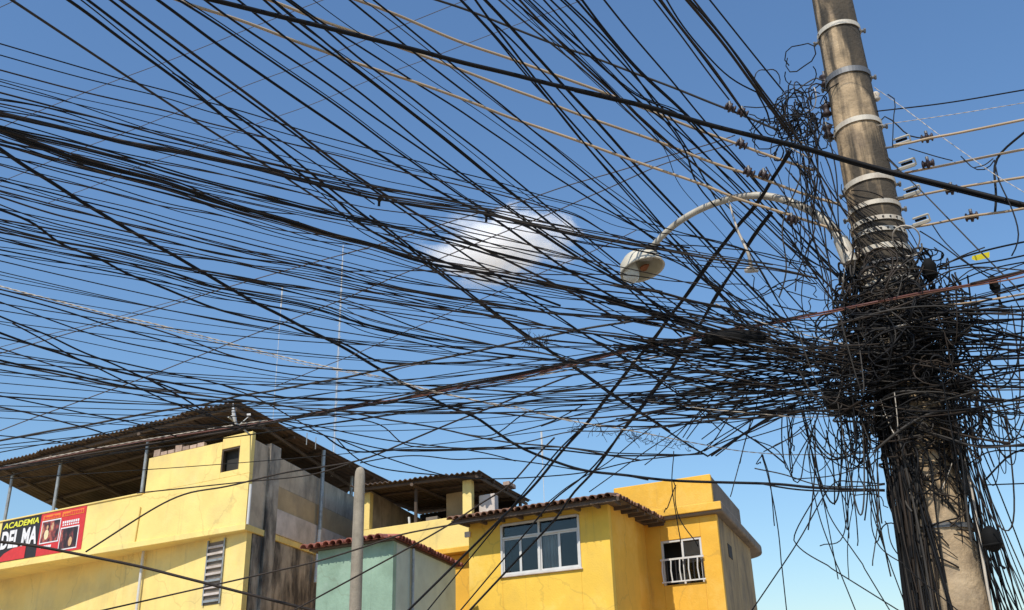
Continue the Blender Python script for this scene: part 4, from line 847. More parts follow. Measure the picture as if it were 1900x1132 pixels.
H 5 1903,244 1849,290 1843,320 1847,334 1849,380 1846,396
H 3 1845,297 1850,314 1849,330 1875,380 1893,442 1877,475
H 2.5 1843,294 1827,306 1808,311
H 2.5 1845,297 1831,313 1808,313 1783,290
HB 4 1757,567 1788,563 1845,555 1905,545
H 3.5 1771,578 1845,572 1905,568
H 3 1767,587 1827,583 1905,577
H 5 1764,599 1827,595 1905,592
H 3 1769,632 1845,630 1905,631
H 5 1771,639 1845,639 1905,641
H 3 1774,654 1845,650 1905,648
H 3 1767,662 1845,660 1905,659
H 5 1757,668 1827,667 1905,664
H 3 1780,678 1845,679 1905,677
H 2.5 1780,687 1845,686 1905,683
H 3.5 1774,692 1827,701 1905,705
H 3 1788,712 1845,711 1905,710
H 6 1783,717 1845,717 1905,719
H 3 1790,726 1845,724 1905,723
H 6 1778,730 1801,738 1827,744 1905,742
H 5 1640,772 1704,797 1757,816 1716,802 1761,818 1806,827 1906,827
H 4 1716,800 1772,816 1818,832 1906,823
H 3 1795,863 1824,843 1851,836 1906,838
H 4 1829,890 1851,866 1876,843 1906,832
H 3 1824,900 1906,897
H 2.5 1788,781 1827,786 1905,800
H 3 1739,514 1757,502 1810,495 1905,502
H 2.5 1773,523 1792,507 1813,497 1856,504
H 3 1744,498 1780,477 1827,459
H 2.5 1833,514 1856,505 1905,487
H 3 1663,412 1681,440 1711,481
H 3 1686,454 1707,481 1739,518
H 3 1636,284 1652,300 1696,341 1719,364 1815,463 1859,507 1893,541
H 3 1707,429 1739,449 1790,486 1836,516
H 2.5 1730,417 1751,447 1790,484 1813,498 1847,514
H 2.5 1859,527 1880,550 1893,573 1905,590
H 2.5 1808,599 1841,641
H 2.5 1827,595 1854,617 1905,634
H 2.5 1847,647 1866,671 1891,703 1905,715
H 2.5 1826,638 1817,664 1799,707 1774,744
H 2.5 1767,595 1792,610 1834,640
H 2.5 1668,467 1686,497 1679,516
H 3 1626,240 1638,217 1656,224 1686,251 1718,257
H 2.5 1647,175 1661,187 1658,219 1656,272
H 2.5 1638,283 1667,312
H 2.5 1686,275 1739,291 1767,298
H 2.5 1820,749 1831,775 1847,814
H 2.5 1836,751 1840,779 1824,816 1801,850
H 2.5 1841,777 1866,768 1894,763
H 2.5 1880,751 1893,763 1886,788 1859,820
H 3 1783,751 1810,797 1827,823 1845,867
H 2.5 1785,754 1845,781 1880,811 1905,830
N 3 1451,748 1464,859 1473,891 1483,878 1508,795
N 3 1460,773 1468,878 1484,889 1495,834 1522,757
N 2.5 1475,760 1475,827 1470,878
N 3 1508,789 1553,837 1597,862 1635,849
N 2.5 1472,889 1537,884 1591,865 1629,834
N 3 1400,869 1464,884 1527,904 1578,907 1642,899
N 4 1400,896 1495,904 1578,908 1642,910
N 3 1445,1059 1483,1005 1537,916 1578,904 1642,897
N 3 1518,913 1480,977 1484,1005 1543,1055
N 2.5 1549,767 1556,840 1556,904
N 2.5 1499,827 1500,904 1515,970 1556,1055
N 2.5 1511,849 1540,929 1578,996 1604,1055
N 2.5 1526,760 1534,805 1578,853 1619,897 1629,923
N 2.5 1559,770 1584,811 1594,878 1597,954 1591,1013
N 2.5 1578,767 1591,805 1578,891 1575,999
N 2.5 1597,776 1619,843 1623,904 1619,1050
N 2.5 1607,776 1629,811 1629,878 1623,929 1642,1012 1654,1053
N 2.5 1588,776 1594,834 1572,986 1521,1013
N 2.5 1578,916 1616,929 1648,942
N 3 1623,1009 1654,980 1674,970
N 2.5 1616,904 1635,970 1680,1053
N 2.5 1642,967 1670,1012 1689,1053
N 2.5 1413,843 1422,878 1435,954 1451,1053
N 2.5 1400,815 1438,840 1473,891
N 2.5 1432,830 1480,799 1518,757
N 2.5 1502,799 1537,872 1575,942
N 2.5 1521,757 1505,853 1527,907
N 2.5 1410,713 1403,745 1394,784 1381,819 1373,860
N 2.5 1413,844 1411,860
N 3 1450,725 1454,759 1459,801 1468,846
N 3 1475,752 1475,801 1473,837
N 2.5 1250,837 1250,900 1257,957 1263,1007
N 2.5 1254,900 1232,951
N 2.5 1250,894 1266,938 1276,969 1295,1014
N 2.5 1393,780 1377,853 1355,922
N 2.5 1415,843 1427,891 1437,976
K 3 1443,207 1456,173 1468,150
K 3 1470,175 1484,161 1505,158 1530,157
K 3 1477,169 1496,154 1514,147 1530,150
K 2.5 1487,178 1501,164 1516,169 1512,196
K 3 1475,184 1480,205 1475,230 1463,247
K 2.5 1452,198 1457,219 1471,233
K 3 1509,210 1516,244 1519,272
K 2.5 1434,230 1443,219 1459,219 1516,219
K 2.5 1498,191 1510,182
K 3 1459,177 1456,219 1466,254
K 2.5 1479,185 1494,200 1505,215
K 2.5 1390,242 1404,237 1438,235
K 2.5 1380,198 1399,198 1426,189 1454,175 1475,162
K 2.5 1390,212 1417,216 1470,212
K 3 1452,378 1479,367 1501,351 1516,323
K 3 1501,318 1493,362 1489,388
K 3 1524,335 1535,399 1540,415 1543,444
K 3 1457,311 1494,357 1535,406 1558,434
K 3 1470,410 1471,459
K 2.5 1479,406 1477,455 1493,447 1514,441
K 3 1464,494 1468,473 1473,450
K 3 1431,535 1470,521 1498,510
K 3 1410,547 1443,537 1487,528 1516,526
K 2.5 1320,561 1364,556 1408,545 1452,533
K 2.5 1399,480 1426,529 1448,568 1463,591
K 2.5 1459,540 1505,551 1540,558
K 3 1434,565 1470,575 1512,581
K 2.5 1395,510 1410,524 1427,533
K 2.5 1475,517 1516,552
K 2.5 1477,584 1505,554
K 2.5 1339,524 1374,540 1417,579 1438,593
K 2.5 1316,515 1364,561 1417,590
K 2.5 1293,503 1328,531 1374,565 1399,581
K 2.5 1355,568 1378,602
V 4 1314,846 1364,815 1417,780 1475,747
V 4 1320,846 1381,805 1452,764 1479,748
V 3 1307,837 1353,808 1399,777 1448,755
V 3 1328,846 1399,794 1473,766
V 2.5 1302,815 1342,784 1374,752 1387,731
V 3 1293,842 1353,815 1387,805 1452,773
V 2.5 1311,826 1364,794 1399,777 1452,759
V 2.5 1267,812 1293,773 1314,755 1355,741 1376,727
V 2.5 1274,815 1298,784 1314,771 1364,764
V 2.5 1350,823 1399,810 1452,794 1501,778
V 2.5 1417,838 1461,815 1501,782
V 2.5 1240,793 1272,787 1298,773 1314,755
V 2.5 1196,863 1229,837 1272,791 1298,764 1321,740 1339,720
V 2.5 1017,932 1061,897 1124,862 1172,821 1219,786
V 2.5 1093,913 1156,868 1203,834 1282,783"""
def ordinal(n):
    o = ['zeroth', 'first', 'second', 'third', 'fourth', 'fifth', 'sixth', 'seventh', 'eighth', 'ninth', 'tenth', 'eleventh', 'twelfth', 'thirteenth', 'fourteenth', 'fifteenth', 'sixteenth', 'seventeenth', 'eighteenth', 'nineteenth']
    t = {2: 'twent', 3: 'thirt', 4: 'fort', 5: 'fift', 6: 'sixt', 7: 'sevent', 8: 'eight', 9: 'ninet'}
    if n < 20: return o[n]
    return t[n // 10] + ('ieth' if n % 10 == 0 else 'y-' + o[n % 10])
wires = []
for ln in WIRES.strip().split('\n'):
    c, w, *ps = ln.split(); wires.append([c, float(w), np.array([[float(q) for q in p.split(',')] for p in ps])])
for fam, cnt in (('L', 34), ('S', 10)):       # finer strands running with the traced ones
    pool = [w for w in wires if w[0] == fam and len(w[2]) > 8 and (w[2][0][0] < 25 if fam == 'L' else w[2][0][1] < 12)]
    for k in range(cnt):
        P = pool[int(RNG.integers(len(pool)))][2].copy(); a, b = RNG.uniform(-34, 34), RNG.uniform(-22, 22); u = np.linspace(0, 1, len(P))
        if fam == 'L': P[:, 1] += a + (b - a) * u + RNG.uniform(-14, 14) * np.sin(math.pi * u)
        else: P[:, 0] += (a + (b - a) * u) * 1.5
        wires.append([fam, RNG.uniform(1.8, 2.8), P])
for k in range(30):       # finest wires over the lower sky
    x1, y1 = RNG.uniform(1380, 1560), RNG.uniform(600, 745); y0 = RNG.uniform(470, 800) if k < 22 else RNG.uniform(820, 900); u = np.linspace(0, 1, 12); sag = RNG.uniform(20, 75) if k < 22 else RNG.uniform(-30, 25)
    wires.append(['Y', RNG.uniform(1.7, 2.6), np.stack([-30 + (x1 + 30) * u, y0 + (y1 - y0) * u + sag * np.sin(math.pi * u) + RNG.uniform(-5, 5) * np.sin(2 * math.pi * u)], 1)])
def lerp(a, b, t): return a + (b - a) * min(1.0, max(0.0, t))
def depth(c, x, y, rnd):
    """distance from the street camera of a cable of family c where it passes (x, y)"""
    dp = dpole(min(max(y, 0), 1060))
    if c in ('S', 'SL'): return lerp(6.6, 8.0, y / 300) + lerp(0, 2.6, (y - 300) / 550) + rnd * 0.25
    if c == 'L': return lerp(6.2, 7.25, x / 1450) + rnd * lerp(0.3, 0.08, x / 1300)
    if c == 'M': return lerp(8.2, 8.8, x / 1300) + rnd * 0.5
    if c == 'Y': return lerp(8.0, 7.3, x / 1450) + rnd * lerp(0.6, 0.1, x / 1300)
    if c == 'V': return lerp(9.2, 7.5, (x - 1240) / 260)
    if c == 'W': return lerp(9.2, 7.25, x / 1620)
    if c == 'RT': return lerp(10.5, 8.4, x / 1400) + rnd * 0.5
    if c in ('RR', 'RO', 'RK', 'RW'): return lerp(9.6, 7.0, x / 1600) - lerp(0, 0.3, (x - 1640) / 260)
    if c == 'RB': return lerp(9.4, 7.5, x / 1240)
    if c == 'RM': return lerp(11.5, 10.0, x / 1100) + rnd * 0.6
    if c == 'T': return lerp(7.5, 9.0, (y - 250) / 350) + lerp(0, 3.5, (y - 600) / 450)
    if c == 'F': return lerp(6.4, 7.45, (x - 380) / 1150) - lerp(0, 0.15, (x - 1640) / 260)
    if c == 'G': return lerp(6.9, dp - 0.05, (x - 330) / 1150)
    if c in ('H', 'HB', 'HW'): return dp - 0.05 - lerp(0, 0.55, (x - 1660) / 240) + rnd * 0.15
    return dp - 0.15 + rnd * 0.28
# join the open ends: strands branch off, or run into, the cable next to them
samples = np.vstack([w[2] for w in wires if w[0] in ('L', 'M', 'RR')]); dense = []
for w in wires:
    if w[0] in ('L', 'M', 'RR', 'W', 'RB'):
        q = w[2]; dense.append(np.vstack([q[:-1] + (q[1:] - q[:-1]) * f for f in (0, 0.25, 0.5, 0.75)]))
dense = np.vstack(dense)
def dirn(a, b): v = b - a; return v / (np.linalg.norm(v) + 1e-9)
for w in wires:
    c, P = w[0], w[2]; e = P[-1]; d = dirn(P[-2], P[-1])
    if c == 'S' and (e[0] < 1335 or e[1] > 300) and e[1] < 600 and d[1] > 0.15:
        k = min((612 + RNG.uniform(-25, 25) - e[1]) / d[1], 330); w[2] = np.vstack([P, e + d * k * 0.5 + RNG.uniform(-4, 4, 2), e + d * k])
    if c == 'T': k = (1175 - e[1]) / d[1]; w[2] = np.vstack([P, e + d * k * 0.5, e + d * k])
    if c in 'LM':
        for end in (0, -1):
            e = w[2][end]; d = dirn(w[2][1], w[2][0]) if end == 0 else dirn(w[2][-2], w[2][-1])
            if not (40 < e[0] < 1420): continue
            rel = dense - e; al = rel @ d; pe = np.abs(rel @ np.array([-d[1], d[0]])); ok = np.where((al > 45) & (al < 130))[0]
            if len(ok):
                q = dense[ok[np.argmin(pe[ok] + 0.15 * al[ok])]]
                if abs(np.dot(q - e, [-d[1], d[0]])) < 45: w[2] = np.vstack([q, w[2]]) if end == 0 else np.vstack([w[2], q])
MATS = dict(S='cable', SL='cable', L='cable', M='cable', W='whitecable', RT='bare', RR='redcable', RO='orangecable', RK='brown_cable', RW='whitecable', RB='greycable', RM='brown_cable', T='cable', F='cable', G='beige', H='cable', HB='beige', HW='whitecable', N='cable', K='cable', Y='cable', V='cable')
# order within each family, for telling them apart
first = {i: w[2][np.argmin(w[2][:, 0])] for i, w in enumerate(wires)}
def rank(fam, key, sel): return {i: r + 1 for r, i in enumerate(sorted([i for i, w in enumerate(wires) if w[0] == fam and sel(i)], key=key))}
rS = rank('S', lambda i: wires[i][2][0][0], lambda i: wires[i][2][0][1] < 12)
rL = rank('L', lambda i: first[i][1], lambda i: first[i][0] < 25)
rM = rank('M', lambda i: first[i][1], lambda i: first[i][0] < 25)
rH = rank('H', lambda i: wires[i][2][np.argmax(wires[i][2][:, 0])][1], lambda i: wires[i][2][:, 0].max() > 1880)
rHB = rank('HB', lambda i: wires[i][2][-1][1], lambda i: True)
rG = rank('G', lambda i: wires[i][2][-1][1], lambda i: True); rT = rank('T', lambda i: -wires[i][2][-1][0], lambda i: True)
rRT = rank('RT', lambda i: first[i][1] - 0.4 * first[i][0] * -1, lambda i: True); rRM = rank('RM', lambda i: first[i][1] + 0.3 * first[i][0], lambda i: True)
uni = {'W': ['white twisted cable sagging from the left edge down to the pole', 'paler thin strand hugging the underside of the white twisted cable'],
       'SL': ['thick black cable dropping from the left edge to the amber rooftop block', 'kinked black cable below the sagging bundle, bending flat near the tall aerial'],
       'F': ['thickest black cable, crossing before the pole from upper left to right edge', 'black cable clipped under the thickest black cable in front of the pole'],
       'RR': ['red-brown cable climbing from the terrace roof across the pole to the right'], 'RO': ['faded orange cable running below the red-brown cable across the pole'],
       'RB': ['dark grey cable rising from the left above the red-brown cable'],
       'RK': ['black cable bound along the top of the red-brown cable', 'second black strand bound above the red-brown cable, loose over the roofs', 'slack black strand hanging below the orange cable', 'thick black sleeve on the red-brown cable right of the pole'],
       'RW': ['whitish strand wound round the red-brown cable beside the terrace roof', 'whitish strand slung below the red-brown cable near the splice closure'],
       'HW': ['whitish twisted wire rising right from the pole top', 'white stay wire slanting down right from the pole top']}
rLi = rank('L', lambda i: wires[i][2][0][0], lambda i: i not in rL); rMi = rank('M', lambda i: wires[i][2][0][0], lambda i: i not in rM)
rHi = rank('H', lambda i: wires[i][2][:, 1].mean(), lambda i: i not in rH); rN = rank('N', lambda i: wires[i][2][:, 0].mean(), lambda i: True); rK = rank('K', lambda i: wires[i][2][:, 1].mean(), lambda i: True)
rY = rank('Y', lambda i: wires[i][2][0][1], lambda i: True); rV = rank('V', lambda i: wires[i][2][:, 1].mean(), lambda i: True)
rSi = rank('S', lambda i: wires[i][2][0][0], lambda i: i not in rS)
def label_of(i):
    c = wires[i][0]
    if c in uni: return uni[c].pop(0), None
    if c == 'S' and i in rS: return f'black cable of the steep fan, {ordinal(rS[i])} from the left along the top edge', 'steep black cables from the top edge'
    if c == 'S': return f'short black cable branching off inside the steep fan, {ordinal(rSi[i])} such branch from the left', 'steep black cables from the top edge'
    if c == 'L' and i in rL: return f'black cable of the sagging bundle, {ordinal(rL[i])} from the top at the left edge', 'sagging black cables from the left edge'
    if c == 'L': return f'thin black strand branching off inside the sagging bundle, {ordinal(rLi[i])} to start from the left', 'sagging black cables from the left edge'
    if c == 'M' and i in rM: return f'low black cable over the roofs, {ordinal(rM[i])} from the top at the left edge', 'black cables just above the roofs'
    if c == 'M': return f'thin black cable starting above the house roofs, {ordinal(rMi[i])} to start from the left', 'black cables just above the roofs'
    if c == 'H' and i in rH: return f'dark cable right of the pole, {ordinal(rH[i])} from the top at the right edge', 'dark cables right of the pole'
    if c == 'H': return f'thin dark wire looping between cables right of the pole, {ordinal(rHi[i])} from the top', 'dark cables right of the pole'
    if c == 'HB': return f'beige insulated cable right of the pole, {ordinal(rHB[i])} of five from the top', 'beige cables right of the pole'
    if c == 'G': return f'sunlit beige cable from upper left, {ordinal(rG[i])} of four counted down beside the pole', 'beige cables from the upper left'
    if c == 'T': return f'thick black diagonal cable falling to the amber house, {ordinal(rT[i])} of four from the right', 'black diagonals falling to the amber house'
    if c == 'RT': return f'thin bare wire climbing to the right, {ordinal(rRT[i])} of ten from the top', 'thin bare wires climbing right'
    if c == 'RM': return f'dark service cable over the house fronts, {ordinal(rRM[i])} of five from the top', 'service cables over the house fronts'
    if c == 'Y': return f'finest dark wire over the lower sky, {ordinal(rY[i])} from the top at the left edge', 'finest wires over the lower sky'
    if c == 'V': return f'dark wire fanning up from above the amber parapet, {ordinal(rV[i])} from the top', 'wires fanning above the amber parapet'
    if c == 'N': return f'loose black wire drooping left below the pole tangle, {ordinal(rN[i])} from the left', 'loose wires below the tangle'
    return f'loose black wire curling left of the pole, {ordinal(rK[i])} from the top', 'loose wires left of the pole'
def resample(P, step):
    d = np.r_[0, np.cumsum(np.linalg.norm(np.diff(P, axis=0), axis=1))]; n = max(6, int(d[-1] / step)); t = np.linspace(0, d[-1], n + 1)
    return np.stack([np.interp(t, d, P[:, k]) for k in range(P.shape[1])], 1)
DUMP = []
for i, (c, w, P) in enumerate(wires):
    rnd = RNG.uniform(-1, 1)
    Q = spline(P, 10) if len(P) > 2 else P
    loop = c in 'NK'
    Q = resample(Q, 9 if loop else 14)
    if not loop and len(Q) > 12:        # soften the tracing
        for _ in range({'S': 14, 'L': 10, 'M': 6, 'G': 10, 'F': 10, 'RT': 10}.get(c, 3)): Q[1:-1] = (Q[:-2] + 2 * Q[1:-1] + Q[2:]) / 4
    W3 = np.array([at_dist(x, y, depth(c, x, y, rnd)) for x, y in Q])
    if loop and len(W3) > 6:
        W3[1:-1] += np.outer(np.sin(np.linspace(0, math.pi, len(W3) - 2)), RNG.uniform(-0.12, 0.12, 3))* 0.5
    rad = 0.385 * w * {'T': 0.85, 'L': 0.9 if w < 5 else 0.75, 'S': 1.0, 'M': 0.95, 'G': 1.2, 'F': 1.15, 'HB': 1.1}.get(c, 1.0) * np.mean([depth(c, x, y, rnd) for x, y in Q[::6]]) / FPX
    ext = []
    for e, s_ in ((0, 1), (-1, -1)):    # carry on outside the view
        x, y = Q[e]
        if x < 6 or x > 1894 or y < 6 or y > 1052:
            t = W3[e] - W3[e + 3 * s_]; t /= np.linalg.norm(t); ext.append((e, [W3[e] + t * k for k in (0.5, 1.5, 3.0, 5.0)]))
    for e, pts in ext: W3 = np.vstack([pts[::-1], W3]) if e == 0 else np.vstack([W3, pts])
    mb = MB()
    twisted = c in ('W', 'HW', 'RW')
    if twisted:
        L = np.r_[0, np.cumsum(np.linalg.norm(np.diff(W3, axis=0), axis=1))]; t = np.arange(0, L[-1], 0.018); C3 = np.stack([np.interp(t, L, W3[:, k]) for k in range(3)], 1)
        T = np.gradient(C3, axis=0); T /= np.linalg.norm(T, axis=1)[:, None]; A = np.cross(T, [0, 0, 1.0]); A /= np.linalg.norm(A, axis=1)[:, None]; B = np.cross(A, T)
        for ph in (0, math.pi):
            an = t * 2 * math.pi / 0.13 + ph; rr_ = rad * (np.linspace(1.0, 0.4, len(t)) if c == 'W' else np.ones(len(t))); mb.tube(C3 + (A * np.cos(an)[:, None] + B * np.sin(an)[:, None]) * rr_[:, None] * 0.5, rr_ * 0.55, 4)
    else:
        mb.tube(W3, rad, 8 if rad > 0.012 else 6)
    nm = 'loose_wire' if loop else ('thin_wire' if c in 'YV' else 'cable')
    mk = MATS[c]
    if c in 'LMS':
        q_ = RNG.random(); mk = 'brown_cable' if q_ < (0.4 if c == 'L' else 0.15) else ('greycable' if q_ > 0.9 else mk)  # grey share, and partly the brown, imitates sunlit edges on black cables
    if c == 'G' and rG[i] == 1: mk = 'greycable'
    if c in 'NKH' and RNG.random() < 0.12: mk = 'greycable'
    o = mb.build(nm, M[mk], None, True)
    lb, gp = label_of(i); tag(o, lb, 'wire' if loop or c in 'YV' else 'cable', gp)

# ------------------------------------------------------------------ the tangle on the pole (nobody could count it)
mb = MB()
def strand(pts, r, mi, n=4):
    mb.tube(pts, r, n, mi, False)
def rmat(): return int(RNG.choice([0, 1, 2, 3], 1, p=[0.66, 0.22, 0.10, 0.02])[0])  # grey and whitish strands stand in for sun glints on the black wires
def lump(a, z): return max(0.15, 0.78 + 0.42 * math.sin(2.3 * a + 3.1 * z) + 0.34 * math.sin(5.1 * a - 6.7 * z + 1.0) + 0.25 * math.sin(11 * z + 0.7))
def Rz(z):
    return float(np.interp(z, [1.8, 2.7, 3.1, 3.5, 3.9, 4.35, 4.6, 4.75], [0.02, 0.05, 0.12, 0.24, 0.27, 0.23, 0.13, 0.02]))
for k in range(275):           # windings and loops round the shaft
    z = RNG.choice([RNG.normal(3.85, 0.28), RNG.normal(4.25, 0.2), RNG.uniform(3.0, 4.6)]); z = min(4.7, max(2.9, z))
    a0 = VIEW_A + RNG.uniform(-2.4, 2.4); span = RNG.uniform(1.6, 5.0) * RNG.choice([-1, 1]); n = 22
    if z > 4.3: a0 = VIEW_A + (RNG.uniform(-2.1, -0.75) if RNG.random() < 0.68 else RNG.uniform(1.0, 2.0)); span = RNG.uniform(0.2, 0.9) * RNG.choice([-1, 1])
    t = np.linspace(0, 1, n); ph = RNG.uniform(0, 6.28, 3); fr = RNG.uniform(1, 3.5)
    R = prad(z) + 0.01 + Rz(z) * RNG.uniform(0.0, 1.0) * lump(a0 + span / 2, z) + 0.035 * np.sin(t * 6.28 * fr / 2 + ph[0]) * RNG.uniform(0.2, 1)
    R = np.maximum(R, prad(z) + 0.012)
    a = a0 + span * t; zz = z + RNG.uniform(-0.35, 0.35) * t + RNG.uniform(0.02, 0.08) * np.sin(t * 6.28 * fr * 0.6 + ph[1])
    strand(np.stack([PX + R * np.cos(a), PY + R * np.sin(a), zz], 1), RNG.uniform(0.003, 0.0095), rmat())
for k in range(165):           # small curls
    z = min(4.65, max(3.1, RNG.normal(3.95, 0.36))); a = VIEW_A + RNG.uniform(-1.9, 1.9); R = prad(z) + 0.03 + Rz(z) * RNG.uniform(0.2, 1.1) * lump(a, z)
    c = np.array([PX + R * math.cos(a), PY + R * math.sin(a), z]); u = RNG.normal(size=3); u /= np.linalg.norm(u); v = np.cross(u, RNG.normal(size=3)); v /= np.linalg.norm(v)
    t = np.linspace(0, RNG.uniform(5, 15), 26); r = RNG.uniform(0.03, 0.14) * (1 + 0.2 * np.sin(t * 1.7))
    strand(c + np.outer(r * np.cos(t), u) + np.outer(r * np.sin(t), v) + np.outer(t * RNG.uniform(-0.012, 0.012), [1, 1, 1]), RNG.uniform(0.003, 0.007), rmat())
for k in range(60):            # slack loops hanging out of the tangle on both sides
    s_ = -1 if k < 34 else 1; a = VIEW_A + s_ * RNG.uniform(0.5, 2.2); z = RNG.uniform(3.3, 4.3); R0 = prad(z) + Rz(z) * RNG.uniform(0.5, 1.3); R1 = R0 + RNG.uniform(0.05, 0.5); dz = RNG.uniform(0.15, 0.75)
    p0 = np.array([PX + R0 * math.cos(a), PY + R0 * math.sin(a), z]); a2 = a + RNG.uniform(-0.5, 0.5); p1 = np.array([PX + R1 * math.cos(a2), PY + R1 * math.sin(a2), z + RNG.uniform(-0.1, 0.2)]); t = np.linspace(0, 1, 18)
    strand(p0 + np.outer(t, p1 - p0) - np.outer(4 * t * (1 - t) * dz, [0, 0, 1]) + np.outer(np.sin(math.pi * t) * RNG.uniform(-0.06, 0.06), [1, 0, 0]), RNG.uniform(0.003, 0.006), rmat())
RV = np.array([math.cos(VIEW_A + math.pi / 2), math.sin(VIEW_A + math.pi / 2), 0])      # to the right as seen from the street
TV = np.array([math.cos(VIEW_A), math.sin(VIEW_A), 0])                                # towards the street
near = dense[(dense[:, 0] > 1080) & (dense[:, 0] < 1430) & (dense[:, 1] > 545) & (dense[:, 1] < 790)]
for k in range(125):           # strands running in from the cables on the left into the tangle
    x0, y0 = near[RNG.integers(len(near))] + RNG.uniform(-3, 3, 2); x1 = 1590 + RNG.uniform(-60, 110); y1 = RNG.normal(690, 50) * 0.75 + y0 * 0.25
    d1 = dpole(min(1000, y1)) - RNG.uniform(0.15, 0.5); d0 = depth('L', x0, y0, 0); n = 18; t = np.linspace(0, 1, n); fr_ = RNG.uniform(5, 16)
    X = x0 + (x1 - x0) * t; Y = y0 + (y1 - y0) * t ** RNG.uniform(0.7, 1.6) + RNG.uniform(-4, 26) * np.sin(math.pi * t) + RNG.uniform(1, 9) * np.sin(t * fr_ + RNG.uniform(0, 6)) * t; Dd = d0 + (d1 - d0) * t + 0.05 * np.sin(t * fr_ * 0.7)
    strand([at_dist(x, y, d) for x, y, d in zip(X, Y, Dd)], RNG.uniform(0.003, 0.0065), rmat())
for k in range(85):            # and out to the right
    y0 = RNG.uniform(540, 790); x0 = RNG.uniform(1660, 1740); x1 = RNG.uniform(1790, 1960); y1 = y0 + RNG.normal(0, 35); n = 10; t = np.linspace(0, 1, n)
    d0 = dpole(y0) - RNG.uniform(0.1, 0.4); X = x0 + (x1 - x0) * t; Y = y0 + (y1 - y0) * t + RNG.uniform(-12, 14) * np.sin(math.pi * t)
    strand([at_dist(x, y, d0 - 0.3 * q) for x, y, q in zip(X, Y, t)], RNG.uniform(0.003, 0.007), rmat())
for k in range(62):            # cables clipped down the shaft, mostly on its left side
    a = VIEW_A - abs(RNG.normal(0.75, 0.45)) if k < 54 else VIEW_A + RNG.uniform(0.9, 1.7)
    z1 = RNG.uniform(3.0, 3.9); z0 = RNG.uniform(0.3, 2.4) if RNG.random() < 0.75 else RNG.uniform(2.4, 3.0); n = 14; t = np.linspace(0, 1, n)
    zz = z1 + (z0 - z1) * t; R = np.array([prad(q) for q in zz]) + RNG.uniform(0.012, 0.05) + 0.012 * np.sin(t * RNG.uniform(3, 9) + RNG.uniform(0, 6)) + 0.012
    aa = a + 0.16 * np.sin(t * RNG.uniform(2, 6) + RNG.uniform(0, 6))
    strand(np.stack([PX + R * np.cos(aa), PY + R * np.sin(aa), zz], 1), RNG.uniform(0.005, 0.010), rmat())
for k in range(46):            # tie-offs crossing the bare shaft lower down
    z = RNG.uniform(2.6, 3.3); a0 = VIEW_A + RNG.uniform(-1.2, 0.6); t = np.linspace(0, 1, 10); R = prad(z) + 0.012 + 0.02 * np.sin(math.pi * t)
    a = a0 + RNG.uniform(0.5, 1.4) * t; zz = z + RNG.uniform(-0.35, 0.35) * t
    strand(np.stack([PX + R * np.cos(a), PY + R * np.sin(a), zz], 1), RNG.uniform(0.003, 0.006), rmat())
for k in range(54):            # hanging tails, right-hand fan and left fringe
    if k < 40: x0, y0 = RNG.uniform(1740, 1800), RNG.uniform(700, 790); x1, y1 = x0 + RNG.uniform(15, 190), 1190
    else: x0, y0 = RNG.uniform(1490, 1660), RNG.uniform(745, 800); x1, y1 = x0 + RNG.uniform(-20, 60), RNG.uniform(900, 1080)
    d = dpole(y0) - RNG.uniform(0.0, 0.4); t = np.linspace(0, 1, 12); X = x0 + (x1 - x0) * t ** RNG.uniform(0.8, 1.6) + RNG.uniform(-10, 10) * np.sin(math.pi * t * RNG.choice([1, 2])); Y = y0 + (y1 - y0) * t
    strand([at_dist(x, y, d * (1 - 0.0 * q)) for x, y, q in zip(X, Y, t)], RNG.uniform(0.003, 0.0055), rmat())
for k in range(26):            # slack runs from the high curls down past the lamp arm
    x0, y0 = RNG.normal(1478, 30), RNG.uniform(170, 330); x1, y1 = RNG.normal(1545, 45), RNG.uniform(400, 610); d0 = dpole(y0) - RNG.uniform(-0.1, 0.3); d1 = dpole(y1) - RNG.uniform(0.0, 0.3); t = np.linspace(0, 1, 18); f_ = RNG.uniform(3, 9)
    X = x0 + (x1 - x0) * t + RNG.uniform(4, 22) * np.sin(t * f_ + RNG.uniform(0, 6)) * np.sin(math.pi * t); Y = y0 + (y1 - y0) * t + RNG.uniform(-10, 25) * np.sin(math.pi * t)
    strand([at_dist(x, y, q) for x, y, q in zip(X, Y, d0 + (d1 - d0) * t)], RNG.uniform(0.003, 0.006), rmat())
for k in range(34):            # strands lying across the strapped part of the shaft
    z = RNG.uniform(4.45, 5.35); a0 = VIEW_A + RNG.uniform(-1.7, -0.4); t = np.linspace(0, 1, 14); dz = -RNG.uniform(0.1, 0.75); zz = z + dz * t; R = np.array([prad(q) for q in zz]) + 0.014 + RNG.uniform(0, 0.05) * np.sin(math.pi * t)
    a = a0 + RNG.uniform(0.6, 2.6) * t; strand(np.stack([PX + R * np.cos(a), PY + R * np.sin(a), zz], 1), RNG.uniform(0.0028, 0.005), rmat())
for k in range(60):            # curls high on the left of the pole
    c = at_pole(RNG.normal(1485, 28), RNG.normal(225, 42), RNG.uniform(-0.25, 0.1)); u = RNG.normal(size=3); u /= np.linalg.norm(u); v = np.cross(u, RNG.normal(size=3)); v /= np.linalg.norm(v)
    t = np.linspace(0, RNG.uniform(2, 8), 16); r = RNG.uniform(0.03, 0.13) * (1 + 0.25 * np.sin(t * 2.3)); strand(c + np.outer(r * np.cos(t), u) + np.outer(r * 1.2 * np.sin(t), v), RNG.uniform(0.0035, 0.0065), rmat())
tag(mb.build('cable_tangle', [M['cable'], M['brown_cable'], M['greycable'], M['whitecable']], None, True), 'dense tangle of black wires knotted round the middle of the pole', 'tangle', None, 'stuff')

